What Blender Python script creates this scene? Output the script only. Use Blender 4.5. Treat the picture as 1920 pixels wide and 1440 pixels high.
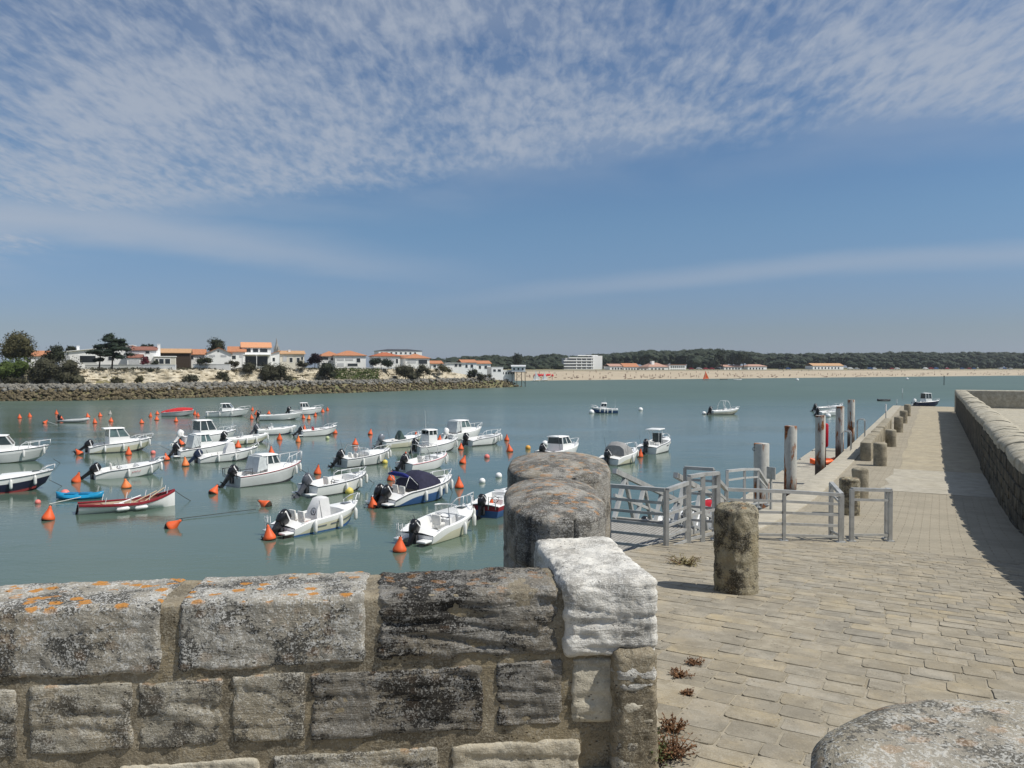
import bpy, bmesh, math, random
from mathutils import Vector, Matrix, noise
R = math.radians
for o in list(bpy.data.objects): bpy.data.objects.remove(o)
scene = bpy.context.scene
COL = scene.collection

# ------------------------------------------------------------------ camera
CAMZ = 7.8                      # metres above the water
FPX = 1450.0                    # focal length in pixels of the 1920 wide photo
PITCH = math.atan(30/FPX)
cam = bpy.data.cameras.new('camera'); camo = bpy.data.objects.new('camera', cam); COL.objects.link(camo)
camo.location = (0, 0, CAMZ); camo.rotation_euler = (R(90)-PITCH, 0, 0)
cam.sensor_width = 36; cam.lens = 36*FPX/1920; cam.clip_start = .05; cam.clip_end = 12000
scene.camera = camo

# ------------------------------------------------------------------ sun direction (shared by lamp and sky)
SUN = Vector((.70, -.21, 1.0)).normalized()
SUN_EL = math.asin(SUN.z); SUN_AZ = math.atan2(SUN.x, SUN.y)

# ------------------------------------------------------------------ node helpers
class NT:
    def __init__(s, nt): s.t = nt; s.n = nt.nodes; s.l = nt.links
    def add(s, kind, inp=None, **kw):
        nd = s.n.new(kind)
        for k, v in kw.items(): setattr(nd, k, v)
        for k, v in (inp or {}).items(): s.put(nd.inputs[k], v)
        return nd
    def put(s, sock, v):
        if isinstance(v, bpy.types.NodeSocket): s.l.new(v, sock)
        elif isinstance(v, bpy.types.Node): s.l.new(v.outputs[0], sock)
        else:
            if isinstance(v, tuple) and len(v) == 3 and sock.type == 'RGBA': v = v+(1,)
            sock.default_value = v
    def math(s, op, a, b=None, c=None, clamp=False):
        nd = s.add('ShaderNodeMath', operation=op, use_clamp=clamp); s.put(nd.inputs[0], a)
        if b is not None: s.put(nd.inputs[1], b)
        if c is not None: s.put(nd.inputs[2], c)
        return nd.outputs[0]
    def ramp(s, v, lo, hi, a=0., b=1.):
        nd = s.add('ShaderNodeMapRange', interpolation_type='SMOOTHSTEP'); s.put(nd.inputs[0], v)
        for i, x in ((1, lo), (2, hi), (3, a), (4, b)): s.put(nd.inputs[i], x)
        return nd.outputs[0]
    def mix(s, f, a, b, mode='MIX'):
        nd = s.add('ShaderNodeMix', data_type='RGBA', blend_type=mode)
        s.put(nd.inputs[0], f); s.put(nd.inputs[6], a); s.put(nd.inputs[7], b); return nd.outputs[2]
    def noise(s, vec, scale, detail=4, rough=.55, dist=0):
        nd = s.add('ShaderNodeTexNoise', {'Scale': scale, 'Detail': detail, 'Roughness': rough, 'Distortion': dist})
        s.put(nd.inputs['Vector'], vec); return nd.outputs[0]
    def vscale(s, vec, sc, loc=(0, 0, 0)):
        nd = s.add('ShaderNodeMapping', {'Scale': sc, 'Location': loc}); s.put(nd.inputs[0], vec); return nd.outputs[0]

# ------------------------------------------------------------------ world: clear-air sky with a veil of small broken cloud
world = bpy.data.worlds.new('World'); scene.world = world; world.use_nodes = True
world.node_tree.nodes.clear(); w = NT(world.node_tree)
sky = w.add('ShaderNodeTexSky', sky_type='NISHITA', sun_disc=False, sun_elevation=SUN_EL, sun_rotation=SUN_AZ,
            altitude=0, air_density=1.15, dust_density=.6, ozone_density=2.2)
tc = w.add('ShaderNodeTexCoord'); sp = w.add('ShaderNodeSeparateXYZ', {0: tc.outputs['Generated']})
sx, sy, sz = sp.outputs
zz = w.math('MAXIMUM', sz, .02)
zq = w.math('ADD', zz, .10)
px_, py_ = w.math('DIVIDE', sx, zq), w.math('DIVIDE', sy, zq)
pv = w.add('ShaderNodeCombineXYZ', {0: px_, 1: py_, 2: 0.}).outputs[0]
warp = w.noise(pv, .8, 4)
edge = w.math('ADD', w.math('MULTIPLY_ADD', px_, .42, py_), w.math('MULTIPLY_ADD', warp, 1.1, -.55))
band = w.ramp(edge, 2.45, 3.0, 1., 0.)
veil = w.noise(pv, 1.15, 5, .5, .3)
flock = w.noise(w.vscale(pv, (1., .40, 1.)), 24., 4, .6, .25)
lump = w.noise(w.vscale(pv, (1., .6, 1.)), 5., 4, .55, .4)
body = w.math('ADD', w.math('MULTIPLY', veil, 1.35), w.math('MULTIPLY_ADD', flock, .86, w.math('MULTIPLY', lump, .50)))
dens = w.math('MULTIPLY', w.ramp(body, .98, 1.66), band)
wide = w.math('MULTIPLY', w.math('MULTIPLY', w.ramp(veil, .34, .62), .36), w.ramp(edge, 2.5, 3.4, 1., 0.))
streak = w.math('MULTIPLY_ADD', px_, .55, py_)
st1 = w.math('MULTIPLY', w.ramp(w.math('ABSOLUTE', w.math('SUBTRACT', w.math('MULTIPLY_ADD', warp, .5, streak), 5.35)), 0., .46, 1., 0.), w.ramp(px_, -1.2, 1.6, 0., .36))
ls = w.math('MULTIPLY_ADD', px_, -.75, py_)
st2 = w.math('MULTIPLY', w.ramp(w.math('ABSOLUTE', w.math('SUBTRACT', w.math('MULTIPLY_ADD', warp, 1.2, ls), 5.35)), 0., .75, 1., 0.), w.ramp(px_, -2.2, .2, .7, 0.))
dens = w.math('MAXIMUM', w.math('MAXIMUM', w.math('MULTIPLY', dens, .78), wide), w.math('MAXIMUM', st1, st2))
dens = w.math('MULTIPLY', dens, w.ramp(sz, .0, .09))
tint = w.mix(w.ramp(sz, 0., .05), (.53, .68, 1.16), (.50, .585, .84))
tint = w.mix(w.ramp(sz, .05, .2), tint, (.575, .71, .85))
skyc = w.mix(1., sky.outputs[0], tint, 'MULTIPLY')
skyc = w.mix(dens, skyc, (4.3, 4.75, 5.5))
bg = w.add('ShaderNodeBackground', {0: skyc, 1: .10})
w.add('ShaderNodeOutputWorld', {0: bg})

sun = bpy.data.lights.new('sun', 'SUN'); sun.energy = 4.6; sun.angle = R(.55); sun.color = (1., .955, .88)
suno = bpy.data.objects.new('sun', sun); COL.objects.link(suno)
suno.rotation_euler = SUN.to_track_quat('Z', 'Y').to_euler(); suno.location = (0, 0, 60)
vs = scene.view_settings; vs.view_transform = 'Standard'; vs.look = 'None'; vs.exposure = 0; vs.gamma = 1; vs.use_curve_mapping = False
scene.cycles.max_bounces = 6; scene.cycles.transparent_max_bounces = 8; scene.cycles.use_denoising = True
scene.cycles.caustics_reflective = False; scene.cycles.caustics_refractive = False

# ------------------------------------------------------------------ pixel of the photo -> point of the place
cp, sn = math.cos(PITCH), math.sin(PITCH)
def ray(px, py):
    cx, cy = (px-960)/FPX, -(py-720)/FPX
    return Vector((cx, cp+cy*sn, -sn+cy*cp))
def at_z(px, py, z=0.):
    r = ray(px, py); t = (z-CAMZ)/r.z
    return Vector((r.x*t, r.y*t, z))
def at_y(px, py, Y):
    r = ray(px, py); t = Y/r.y
    return Vector((r.x*t, Y, CAMZ+r.z*t))

# jetty frame: u along the jetty, v to its right
TH = R(28.6); CT, ST = math.cos(TH), math.sin(TH)
def J(u, v, z): return Vector((u*ST+v*CT, u*CT-v*ST, z))
HP = [(-30, 1.88), (0, 1.90), (3.5, 1.985), (8.5, 2.42), (15.7, 3.30), (21.9, 3.85), (26, 4.05), (37, 4.24), (300, 4.25)]
def _h(u):
    for (a, ha), (b, hb) in zip(HP, HP[1:]):
        if u <= b: return ha+(hb-ha)*(u-a)/(b-a)
    return HP[-1][1]
def gz(u): return CAMZ-sum(_h(u+k*.5) for k in range(-3, 4))/7      # height of the paving

# ------------------------------------------------------------------ mesh builder
class MB:
    def __init__(s): s.v = []; s.f = []
    def add(s, vs, fs):
        b = len(s.v); s.v += [tuple(p) for p in vs]; s.f += [tuple(i+b for i in f) for f in fs]; return s
    def box(s, c, d, rot=None):
        x, y, z = d[0]/2, d[1]/2, d[2]/2
        P = [Vector(p) for p in ((-x,-y,-z),(x,-y,-z),(x,y,-z),(-x,y,-z),(-x,-y,z),(x,-y,z),(x,y,z),(-x,y,z))]
        if rot is not None: P = [rot @ p for p in P]
        c = Vector(c)
        return s.add([p+c for p in P], [(0,3,2,1),(4,5,6,7),(0,1,5,4),(1,2,6,5),(2,3,7,6),(3,0,4,7)])
    def rbox(s, c, d, r, rot=None, n=2):                # box with rounded edges
        x, y, z = d[0]/2, d[1]/2, d[2]/2; r = min(r, x*.98, y*.98, z*.98)
        secs = []
        zs = [(-z+r-r*math.cos(a), r*(1-math.sin(a))) for a in [math.pi/2*k/n for k in range(n+1)]]
        zs = zs+[(-q, i) for q, i in reversed(zs)]
        for q, i in zs:
            ring = []
            for sx, sy, a0 in ((1,1,0),(-1,1,1),(-1,-1,2),(1,-1,3)):
                for k in range(n+1):
                    a = math.pi/2*(a0+k/n); rr = max(r-i, 0)
                    ring.append((sx*(x-r)+rr*math.cos(a), sy*(y-r)+rr*math.sin(a), q))
            secs.append(ring)
        m = rot if rot is not None else Matrix.Identity(3); c = Vector(c)
        return s.loft([[m @ Vector(p)+c for p in q] for q in secs], caps=True)
    def loft(s, secs, closed=True, caps=False):
        n = len(secs[0]); b = len(s.v)
        for q in secs: s.v += [tuple(p) for p in q]
        for i in range(len(secs)-1):
            for k in range(n if closed else n-1):
                a, c = b+i*n+k, b+i*n+(k+1) % n
                s.f.append((a, c, c+n, a+n))
        if caps:
            s.f.append(tuple(b+k for k in reversed(range(n))))
            s.f.append(tuple(b+(len(secs)-1)*n+k for k in range(n)))
        return s
    def tube(s, pts, r, n=6, caps=True):
        pts = [Vector(p) for p in pts]; secs = []
        for i, p in enumerate(pts):
            t = (pts[min(i+1, len(pts)-1)]-pts[max(i-1, 0)]).normalized()
            a = Vector((0, 0, 1)) if abs(t.z) < .9 else Vector((1, 0, 0))
            x = t.cross(a).normalized(); y = t.cross(x).normalized()
            rr = r[i] if isinstance(r, (list, tuple)) else r
            secs.append([p+x*rr*math.cos(2*math.pi*k/n)+y*rr*math.sin(2*math.pi*k/n) for k in range(n)])
        return s.loft(secs, True, caps)
    def bar(s, a, b, wd, hg):
        a, b = Vector(a), Vector(b); t = (b-a).normalized()
        up = Vector((0, 0, 1)) if abs(t.z) < .95 else Vector((0, 1, 0))
        x = t.cross(up).normalized(); y = x.cross(t).normalized()
        rot = Matrix((t, x, y)).transposed()
        return s.box((a+b)/2, ((b-a).length, wd, hg), rot)
    def lathe(s, prof, c=(0, 0, 0), n=14, tilt=None, jit=None):
        secs = []; c = Vector(c)
        for r, z in prof:
            ring = [Vector((r*math.cos(2*math.pi*k/n), r*math.sin(2*math.pi*k/n), z)) for k in range(n)]
            if tilt is not None: ring = [tilt @ p for p in ring]
            secs.append([p+c for p in ring])
        return s.loft(secs, True, True)
    def quad(s, *p): return s.add(p, [tuple(range(len(p)))])
    def mesh(s, name, mt, smooth=False):
        me = bpy.data.meshes.new(name); me.from_pydata(s.v, [], s.f); me.update()
        if smooth:
            for p in me.polygons: p.use_smooth = True
            if smooth is not True: me.set_sharp_from_angle(angle=R(smooth))
        if mt: me.materials.append(mt)
        return me
    def build(s, name, mt, parent=None, smooth=False, loc=None, rotz=0):
        return link(name, s.mesh(name, mt, smooth), parent, loc, rotz)
def link(name, me, parent=None, loc=None, rotz=0):
    o = bpy.data.objects.new(name, me); COL.objects.link(o)
    if parent: o.parent = parent
    if loc is not None: o.location = loc
    if rotz: o.rotation_euler = (0, 0, rotz)
    return o
def tag(o, label=None, cat=None, group=None, kind=None):
    for k, v in (('label', label), ('category', cat), ('group', group), ('kind', kind)):
        if v: o[k] = v
    return o
def empty(name, loc=(0, 0, 0), rotz=0):
    o = bpy.data.objects.new(name, None); o.empty_display_size = .2; COL.objects.link(o)
    o.location = loc; o.rotation_euler = (0, 0, rotz); return o
def fbm(p, o=4): return noise.fractal(p, 1., 2., o, noise_basis='PERLIN_ORIGINAL')

# ------------------------------------------------------------------ materials
MATS = {}
def mat(name, col, rough=.6, metal=0., var=.12, scale=3., bump=0., bscale=30., spec=.4, stain=None, coat=0, alpha=None, trans=0):
    if name in MATS: return MATS[name]
    m = bpy.data.materials.new(name); m.use_nodes = True; m.node_tree.nodes.clear(); t = NT(m.node_tree)
    g = t.add('ShaderNodeTexCoord').outputs['Object']
    lo = tuple(c*(1-var) for c in col); hi = tuple(min(c*(1+var), 1) for c in col)
    c = t.mix(t.ramp(t.noise(g, scale, 5), .3, .7), lo, hi)
    if stain: c = t.mix(t.math('MULTIPLY', t.ramp(t.noise(g, stain[1], 6, .6), stain[2], stain[2]+.16), stain[3]), c, stain[0])
    b = t.add('ShaderNodeBsdfPrincipled', {'Base Color': c, 'Roughness': rough, 'Metallic': metal, 'Specular IOR Level': spec, 'Coat Weight': coat})
    if trans: b.inputs['Transmission Weight'].default_value = trans
    if alpha: b.inputs['Alpha'].default_value = alpha
    if bump: t.put(b.inputs['Normal'], t.add('ShaderNodeBump', {'Strength': .6, 'Distance': bump, 'Height': t.noise(g, bscale, 6, .6)}))
    t.add('ShaderNodeOutputMaterial', {0: b}); MATS[name] = m; return m

def stone_mat(name, base, dark, light, dk=.6, lt=.6, scale=1., orange=0., streak=.5, bump=.012, warm=(.30, .24, .15), wa=.35, seed=0., soil=0.):
    m = bpy.data.materials.new(name); m.use_nodes = True; m.node_tree.nodes.clear(); t = NT(m.node_tree)
    geo = t.add('ShaderNodeNewGeometry'); P = t.vscale(geo.outputs['Position'], (1, 1, 1), (seed, seed*.7, seed*.3))
    Ps = t.vscale(P, (.42, .42, 4.2))
    big = t.noise(P, 2.3*scale, 6, .62); mid = t.noise(P, 9*scale, 6, .65); bed = t.noise(Ps, 13*scale, 7, .7, .4)
    fine = t.noise(P, 48*scale, 5, .68); grit = t.noise(P, 110*scale, 3, .6)
    mx = t.math('ADD', t.math('MULTIPLY', fine, 1-streak), t.math('MULTIPLY', bed, streak))
    c = t.mix(t.ramp(mid, .3, .7), tuple(x*.86 for x in base), tuple(x*1.12 for x in base))
    c = t.mix(t.math('MULTIPLY', t.ramp(big, .42, .66), wa), c, warm)
    patch = t.ramp(t.noise(P, 4.2*scale, 5, .6), .36, .62)
    dm = t.math('MULTIPLY', t.ramp(t.math('ADD', mx, t.math('MULTIPLY_ADD', patch, .22, -.11)), .485, .565), dk)
    c = t.mix(dm, c, dark)
    lm = t.math('MULTIPLY', t.ramp(t.math('ADD', t.math('MULTIPLY_ADD', grit, .5, t.math('MULTIPLY', fine, .5)), t.math('MULTIPLY_ADD', mid, .3, -.15)), .515, .565), lt)
    c = t.mix(lm, c, light)
    if soil:
        sm = t.math('ADD', t.math('MULTIPLY', t.noise(P, .55, 6, .65), .6), t.math('MULTIPLY', t.noise(P, 3.1, 5, .65), .4))
        c = t.mix(t.math('MULTIPLY', t.ramp(sm, .47, .60), soil), c, tuple(x*.62 for x in base))
        c = t.mix(t.math('MULTIPLY', t.ramp(sm, .36, .46, 1., 0.), soil*.6), c, tuple(min(1, x*1.12) for x in light))
    if orange:
        d = t.add('ShaderNodeTexVoronoi', {'Scale': 13., 'Randomness': 1.}); t.put(d.inputs['Vector'], t.vscale(P, (.75, 1., 1.)))
        dd = t.math('MULTIPLY_ADD', t.noise(P, 34, 4, .7), .55, d.outputs['Distance'])
        om = t.ramp(dd, .53, .62, 1., 0.)
        pick = t.ramp(t.noise(P, 3.3, 3), .30, .42)
        rnd = t.ramp(d.outputs['Color'], .15, .3)
        nz = t.add('ShaderNodeSeparateXYZ', {0: geo.outputs['Normal']}).outputs[2]
        om = t.math('MULTIPLY', t.math('MULTIPLY', om, t.math('MULTIPLY', rnd, t.ramp(nz, .25, .8, .10, 1.))), t.math('MULTIPLY', pick, orange))
        c = t.mix(om, c, (.46, .21, .05))
    pit = t.add('ShaderNodeTexVoronoi', {'Scale': 34.*scale, 'Randomness': 1.}); t.put(pit.inputs['Vector'], t.vscale(P, (.8, .8, 1.5)))
    pm = t.math('MULTIPLY', t.ramp(pit.outputs['Distance'], .10, .24, 1., 0.), t.ramp(t.noise(P, 6*scale, 3), .50, .60))
    c = t.mix(t.math('MULTIPLY', pm, .75), c, tuple(x*.45 for x in dark))
    fine = t.math('SUBTRACT', fine, t.math('MULTIPLY', pm, .8))
    hgt = t.math('ADD', t.math('MULTIPLY', bed, .9*streak+.2), t.math('MULTIPLY_ADD', fine, .55, t.math('MULTIPLY', grit, .25)))
    bp = t.add('ShaderNodeBump', {'Strength': .9, 'Distance': bump, 'Height': hgt})
    b = t.add('ShaderNodeBsdfPrincipled', {'Base Color': c, 'Roughness': .92, 'Specular IOR Level': .15, 'Normal': bp})
    t.add('ShaderNodeOutputMaterial', {0: b}); MATS[name] = m; return m

LIME = stone_mat('stone_lichen_grey', (.32, .305, .265), (.045, .045, .042), (.60, .595, .56), .88, .72, 1., .95, .22, .02)
LIME2 = stone_mat('stone_bedded_grey', (.33, .305, .245), (.055, .052, .046), (.56, .54, .48), .78, .6, 1.1, .35, .38, .025, seed=5.)
LIME3 = stone_mat('stone_dark_bedded', (.235, .222, .195), (.024, .023, .021), (.48, .47, .44), .92, .5, 1., .30, .55, .045, seed=9.)
WHITE = stone_mat('stone_white_eroded', (.62, .60, .545), (.20, .19, .17), (.78, .77, .72), .6, .6, 1.1, 0., .5, .018, (.62, .57, .48), .3, seed=2.)
CREAM = stone_mat('stone_cream', (.47, .43, .34), (.22, .2, .16), (.60, .57, .48), .35, .45, 1., 0., .3, .012, seed=3.)
MORT = stone_mat('mortar_brown', (.245, .21, .15), (.10, .086, .062), (.40, .365, .29), .65, .5, 1., 0., .25, .016, (.31, .25, .15), .55, seed=4.)
CAPST = stone_mat('stone_cap_orange', (.27, .257, .228), (.05, .048, .043), (.47, .46, .43), .72, .55, 1.1, .42, .45, .022, (.30, .24, .15), .4, seed=7.)
NEARST = stone_mat('stone_speckled_end', (.30, .275, .225), (.05, .05, .045), (.55, .54, .49), .75, .65, .9, .18, .1, .016, (.33, .28, .18), .4, seed=27.)
BOLL = stone_mat('stone_bollard', (.34, .305, .22), (.035, .032, .027), (.52, .48, .38), .9, .45, 1.1, .35, .15, .045, (.34, .28, .15), .5, seed=11.)
BOLL2 = stone_mat('stone_bollard_far', (.30, .27, .205), (.11, .10, .075), (.42, .39, .31), .6, .3, .6, 0., .3, .02, seed=13.)
PAVE = stone_mat('stone_paver', (.30, .27, .212), (.18, .158, .118), (.39, .36, .298), .4, .4, .8, 0., .25, .007, (.44, .36, .23), .5, seed=15., soil=.45)
PAVE2 = stone_mat('stone_paver_grey', (.285, .26, .21), (.16, .145, .112), (.38, .352, .292), .4, .45, .8, 0., .25, .007, (.42, .35, .24), .4, seed=17., soil=.45)
PAVE3 = stone_mat('stone_paver_ochre', (.32, .284, .216), (.20, .172, .124), (.41, .376, .304), .4, .4, .8, 0., .25, .007, (.45, .36, .21), .5, seed=19., soil=.45)
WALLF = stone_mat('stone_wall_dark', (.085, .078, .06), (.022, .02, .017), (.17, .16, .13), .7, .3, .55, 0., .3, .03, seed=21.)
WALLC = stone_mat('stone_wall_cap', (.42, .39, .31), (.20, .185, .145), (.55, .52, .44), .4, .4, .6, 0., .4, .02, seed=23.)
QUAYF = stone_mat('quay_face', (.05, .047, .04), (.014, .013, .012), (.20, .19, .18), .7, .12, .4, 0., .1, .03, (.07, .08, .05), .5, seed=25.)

# displaced stone block: rounded box with real relief
def rough_block(name, c, d, rad, mt, parent, res=.022, amp=.010, bed=.008, seed=0, rotz=0., bow=0., taper=0.):
    rng = random.Random(seed); n = [max(3, int(q/res)) for q in d]; hx, hy, hz = d[0]/2, d[1]/2, d[2]/2
    vs, fs, key = [], [], {}
    off = Vector((seed*3.17, seed*1.31, seed*.77)); cz, sz_ = math.cos(rotz), math.sin(rotz)
    def vert(a, b, cc):
        k = (a, b, cc)
        if k in key: return key[k]
        p = Vector((-hx+d[0]*a/n[0], -hy+d[1]*b/n[1], -hz+d[2]*cc/n[2]))
        q = Vector((max(-hx+rad, min(hx-rad, p.x)), max(-hy+rad, min(hy-rad, p.y)), max(-hz+rad, min(hz-rad, p.z))))
        e = p-q; nrm = e.normalized() if e.length > 1e-6 else Vector((0, 0, 1))
        p = q+nrm*rad
        s = p+off
        dsp = amp*(fbm(s*5, 5)+.5*fbm(s*17, 3))
        if res < .015:
            dsp += .0035*fbm(s*48, 2)
            if sum(abs(q_) > rad*.25 for q_ in e) > 1: dsp -= .016*max(0, noise.noise(s*8.5))+.007*max(0, noise.noise(s*27))
            dsp -= .012*max(0, noise.noise(s*13)-.38)
        if bed:
            r = noise.noise(Vector((s.x*3.2, s.y*3.2, s.z*22+s.x*1.8)))
            dsp -= bed*(max(0, r)**.7)*1.6*max(.3, 1-abs(nrm.z))
        p = p+nrm*dsp
        if bow: p.z += bow*(1-(p.x/hx)**2)
        if taper: p.x += taper*p.z
        key[k] = len(vs); vs.append((p.x, p.y, p.z)); return key[k]
    for ax in range(3):
        b_, c_ = (ax+1) % 3, (ax+2) % 3
        for side in (0, n[ax]):
            for i in range(n[b_]):
                for j in range(n[c_]):
                    ids = []
                    for di, dj in ((0, 0), (1, 0), (1, 1), (0, 1)):
                        k = [0, 0, 0]; k[ax] = side; k[b_] = i+di; k[c_] = j+dj; ids.append(vert(*k))
                    fs.append(tuple(ids) if side else tuple(reversed(ids)))
    mb = MB(); mb.v = vs; mb.f = fs
    return mb.build(name, mt, parent, True, c, rotz)
# ================================================================== SETTING: water
def water_mat():
    m = bpy.data.materials.new('harbour_water'); m.use_nodes = True; m.node_tree.nodes.clear(); t = NT(m.node_tree)
    P = t.add('ShaderNodeNewGeometry').outputs['Position']
    c = t.mix(t.ramp(t.noise(t.vscale(P, (.02, .05, 1)), 1., 4), .35, .65), (.074, .113, .084), (.087, .129, .098))
    big = t.noise(t.vscale(P, (.35, .55, 1.)), 1., 3, .5); rip = t.noise(t.vscale(P, (1.3, 2.6, 1.)), 1., 4, .6, .3)
    tiny = t.noise(t.vscale(P, (6., 11., 1.)), 1., 3, .6)
    gust = t.ramp(t.noise(t.vscale(P, (.05, .09, 1)), 1., 3), .35, .62, .22, 1.25)
    h = t.math('MULTIPLY', t.math('ADD', t.math('MULTIPLY', big, .5), t.math('MULTIPLY_ADD', rip, .38, t.math('MULTIPLY', tiny, .07))), gust)
    bp = t.add('ShaderNodeBump', {'Strength': 1., 'Distance': .04, 'Height': h})
    yy = t.add('ShaderNodeSeparateXYZ', {0: P}).outputs[1]
    b = t.add('ShaderNodeBsdfPrincipled', {'Base Color': c, 'Roughness': t.ramp(yy, 60., 240., .07, .42), 'Specular IOR Level': .5, 'IOR': 1.333, 'Normal': bp})
    t.add('ShaderNodeOutputMaterial', {0: b}); return m
WATER = water_mat()
mb = MB(); mb.quad((-1500, -40, 0), (3000, -40, 0), (3000, 2600, 0), (-1500, 2600, 0))
tag(mb.build('sea_water', WATER), kind='structure')

# ================================================================== SETTING: the jetty paving
jetty = empty('jetty_pavement', (0, 0, 0), -TH); tag(jetty, kind='structure')
def pave_mat():
    m = bpy.data.materials.new('jetty_mortar_setts'); m.use_nodes = True; m.node_tree.nodes.clear(); t = NT(m.node_tree)
    O = t.add('ShaderNodeTexCoord').outputs['Object']
    wob = t.mix(1., O, t.mix(.5, (0, 0, 0), t.add('ShaderNodeTexNoise', {'Scale': 3.}).outputs[1]), 'ADD')
    br = t.add('ShaderNodeTexBrick', {'Color1': (.335, .297, .228), 'Color2': (.31, .278, .214), 'Mortar': (.26, .226, .165), 'Scale': 1.,
               'Mortar Size': .014, 'Mortar Smooth': .5, 'Bias': 0., 'Brick Width': .43, 'Row Height': .27}, offset=.5, squash=1.)
    t.put(br.inputs['Vector'], wob)
    n1, n2 = t.noise(O, 1.1, 6, .6), t.noise(O, 22, 5, .65)
    c = t.mix(t.ramp(n1, .42, .62, 0., .6), br.outputs[0], (.25, .225, .172))
    c = t.mix(t.ramp(n2, .5, .68, 0., .5), c, (.40, .362, .288))
    h = t.math('ADD', t.math('MULTIPLY', br.outputs['Fac'], -1.), t.math('MULTIPLY', n2, .7))
    b = t.add('ShaderNodeBsdfPrincipled', {'Base Color': c, 'Roughness': .93, 'Specular IOR Level': .12,
              'Normal': t.add('ShaderNodeBump', {'Strength': .8, 'Distance': .012, 'Height': h})})
    t.add('ShaderNodeOutputMaterial', {0: b}); return m
SETTS = pave_mat()
us = [-30, -10, -4]+[k*.5 for k in range(0, 80)]+[40+k*3 for k in range(0, 20)]
mb = MB(); rows = []
VL, VR = -3.95, 1.82
for u in us:
    z = gz(u); rows.append([(VL-.02, u, -3.), (VL, u, z), (-2., u, z), (0., u, z), (VR+.6, u, z)])
mb.loft(rows, closed=False); mb.quad(*[rows[-1][k] for k in (0, 1, 4)], (VR+.6, us[-1], -3.))
mb.build('mortar_bed', SETTS, jetty, 30)
mb = MB(); g = [[(-7., y, gz(y*CT*.9)-.03), (-3, y, gz(y*CT+(-3)*ST)-.03), (0.2, y, gz(y*CT)-.03), (.9, y, gz(y*CT+.9*ST)-.03)] for y in (-12, -4, 0, 1, 2, 3, 3.9)]
mb.loft(g, closed=False)
tag(mb.build('quay_ground', PAVE2), kind='structure')

# concrete strip of the outer jetty, 4 mm proud of the setts
CONC = stone_mat('jetty_concrete', (.34, .30, .22), (.25, .22, .16), (.42, .375, .285), .3, .3, .35, 0., .2, .004, (.45, .385, .265), .5, seed=31.)
CONC2 = stone_mat('jetty_concrete_pale', (.38, .35, .285), (.28, .26, .205), (.46, .43, .355), .3, .3, .35, 0., .2, .004, (.46, .41, .3), .3, seed=33.)
mb = MB(); mb.loft([[(-1.25+.06*math.sin(u*.7), u, gz(u)+.006), (0, u, gz(u)+.012), (VR+.02, u, gz(u)+.006)] for u in [36+k for k in range(62)]], closed=False)
tag(mb.build('concrete_walkway', CONC, None, 30, rotz=-TH), kind='structure')
mb = MB(); mb.loft([[(-1.45+.12*math.sin(u*2.1), u, gz(u)+.005), (0, u, gz(u)+.009), (VR+.02, u, gz(u)+.005)] for u in [28.6, 29.4, 30.5, 32, 34, 36]], closed=False)
tag(mb.build('concrete_ramp_end', CONC2, None, 30, rotz=-TH), kind='structure')

# individual setts and slabs near the gateway
def paver_mesh(w_, d_, mt, seed):
    rng = random.Random(seed); hx, hy = w_/2, d_/2; c = .055; j = lambda k: rng.uniform(-k, k); ring0 = []
    for sx, sy, first in ((1, -1, 'x'), (1, 1, 'y'), (-1, 1, 'x'), (-1, -1, 'y')):
        p, q = (sx*(hx-c*1.3+j(.01)), sy*(hy+j(.008))), (sx*(hx+j(.008)), sy*(hy-c*1.8+j(.02)))
        ring0 += [p, q] if first == 'x' else [q, p]
        m = {'x': (sx*(hx+j(.015)), j(.2)), 'y': (j(.2), sy*(hy+.01+j(.03)))}[first]
        ring0.append(m)
    n = len(ring0)
    mb = MB(); secs = [[(x, y, -.05) for x, y in ring0], [(x, y, .005) for x, y in ring0], [(x*.990, y*.985, .0095+j(.001)) for x, y in ring0], [(x*.6, y*.6, .0100+j(.0018)) for x, y in ring0]]
    mb.loft(secs, True, False); mb.f.append(tuple(len(mb.v)-n+k for k in range(n)))
    return mb.mesh('paving_stone', mt, 18)
PM = [paver_mesh(1, 1, (PAVE, PAVE2, PAVE3)[k % 3], k) for k in range(12)]
rng = random.Random(4); spots = []
u = 1.6
while u < 15.2:
    rd = rng.uniform(.19, .27)
    v = VL+.06
    while v < VR-.1:
        big = v < -1.35
        wd = rng.uniform(.26, .46) if big else rng.uniform(.20, .34)
        if v+wd > VR: wd = VR-v
        if big and v+wd > -1.30: wd = max(.2, -1.32-v)
        if wd > .12: spots.append((u+rd/2, v+wd/2, wd, rd))
        v += wd
    u += rd
keep = []
for (u, v, wd, rd) in spots:
    p = J(u, v, gz(u)); X, Y = p.x, p.y
    if Y < 2.3: continue
    px, py = 960+FPX*X/Y, 690+FPX*(CAMZ-p.z)/Y
    if 1165 < px < 1980 and py < 1500 and not (u > 11.2 and v < -3.8): keep.append((Y, u, v, wd, rd, p))
keep.sort(); rest = MB()
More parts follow.
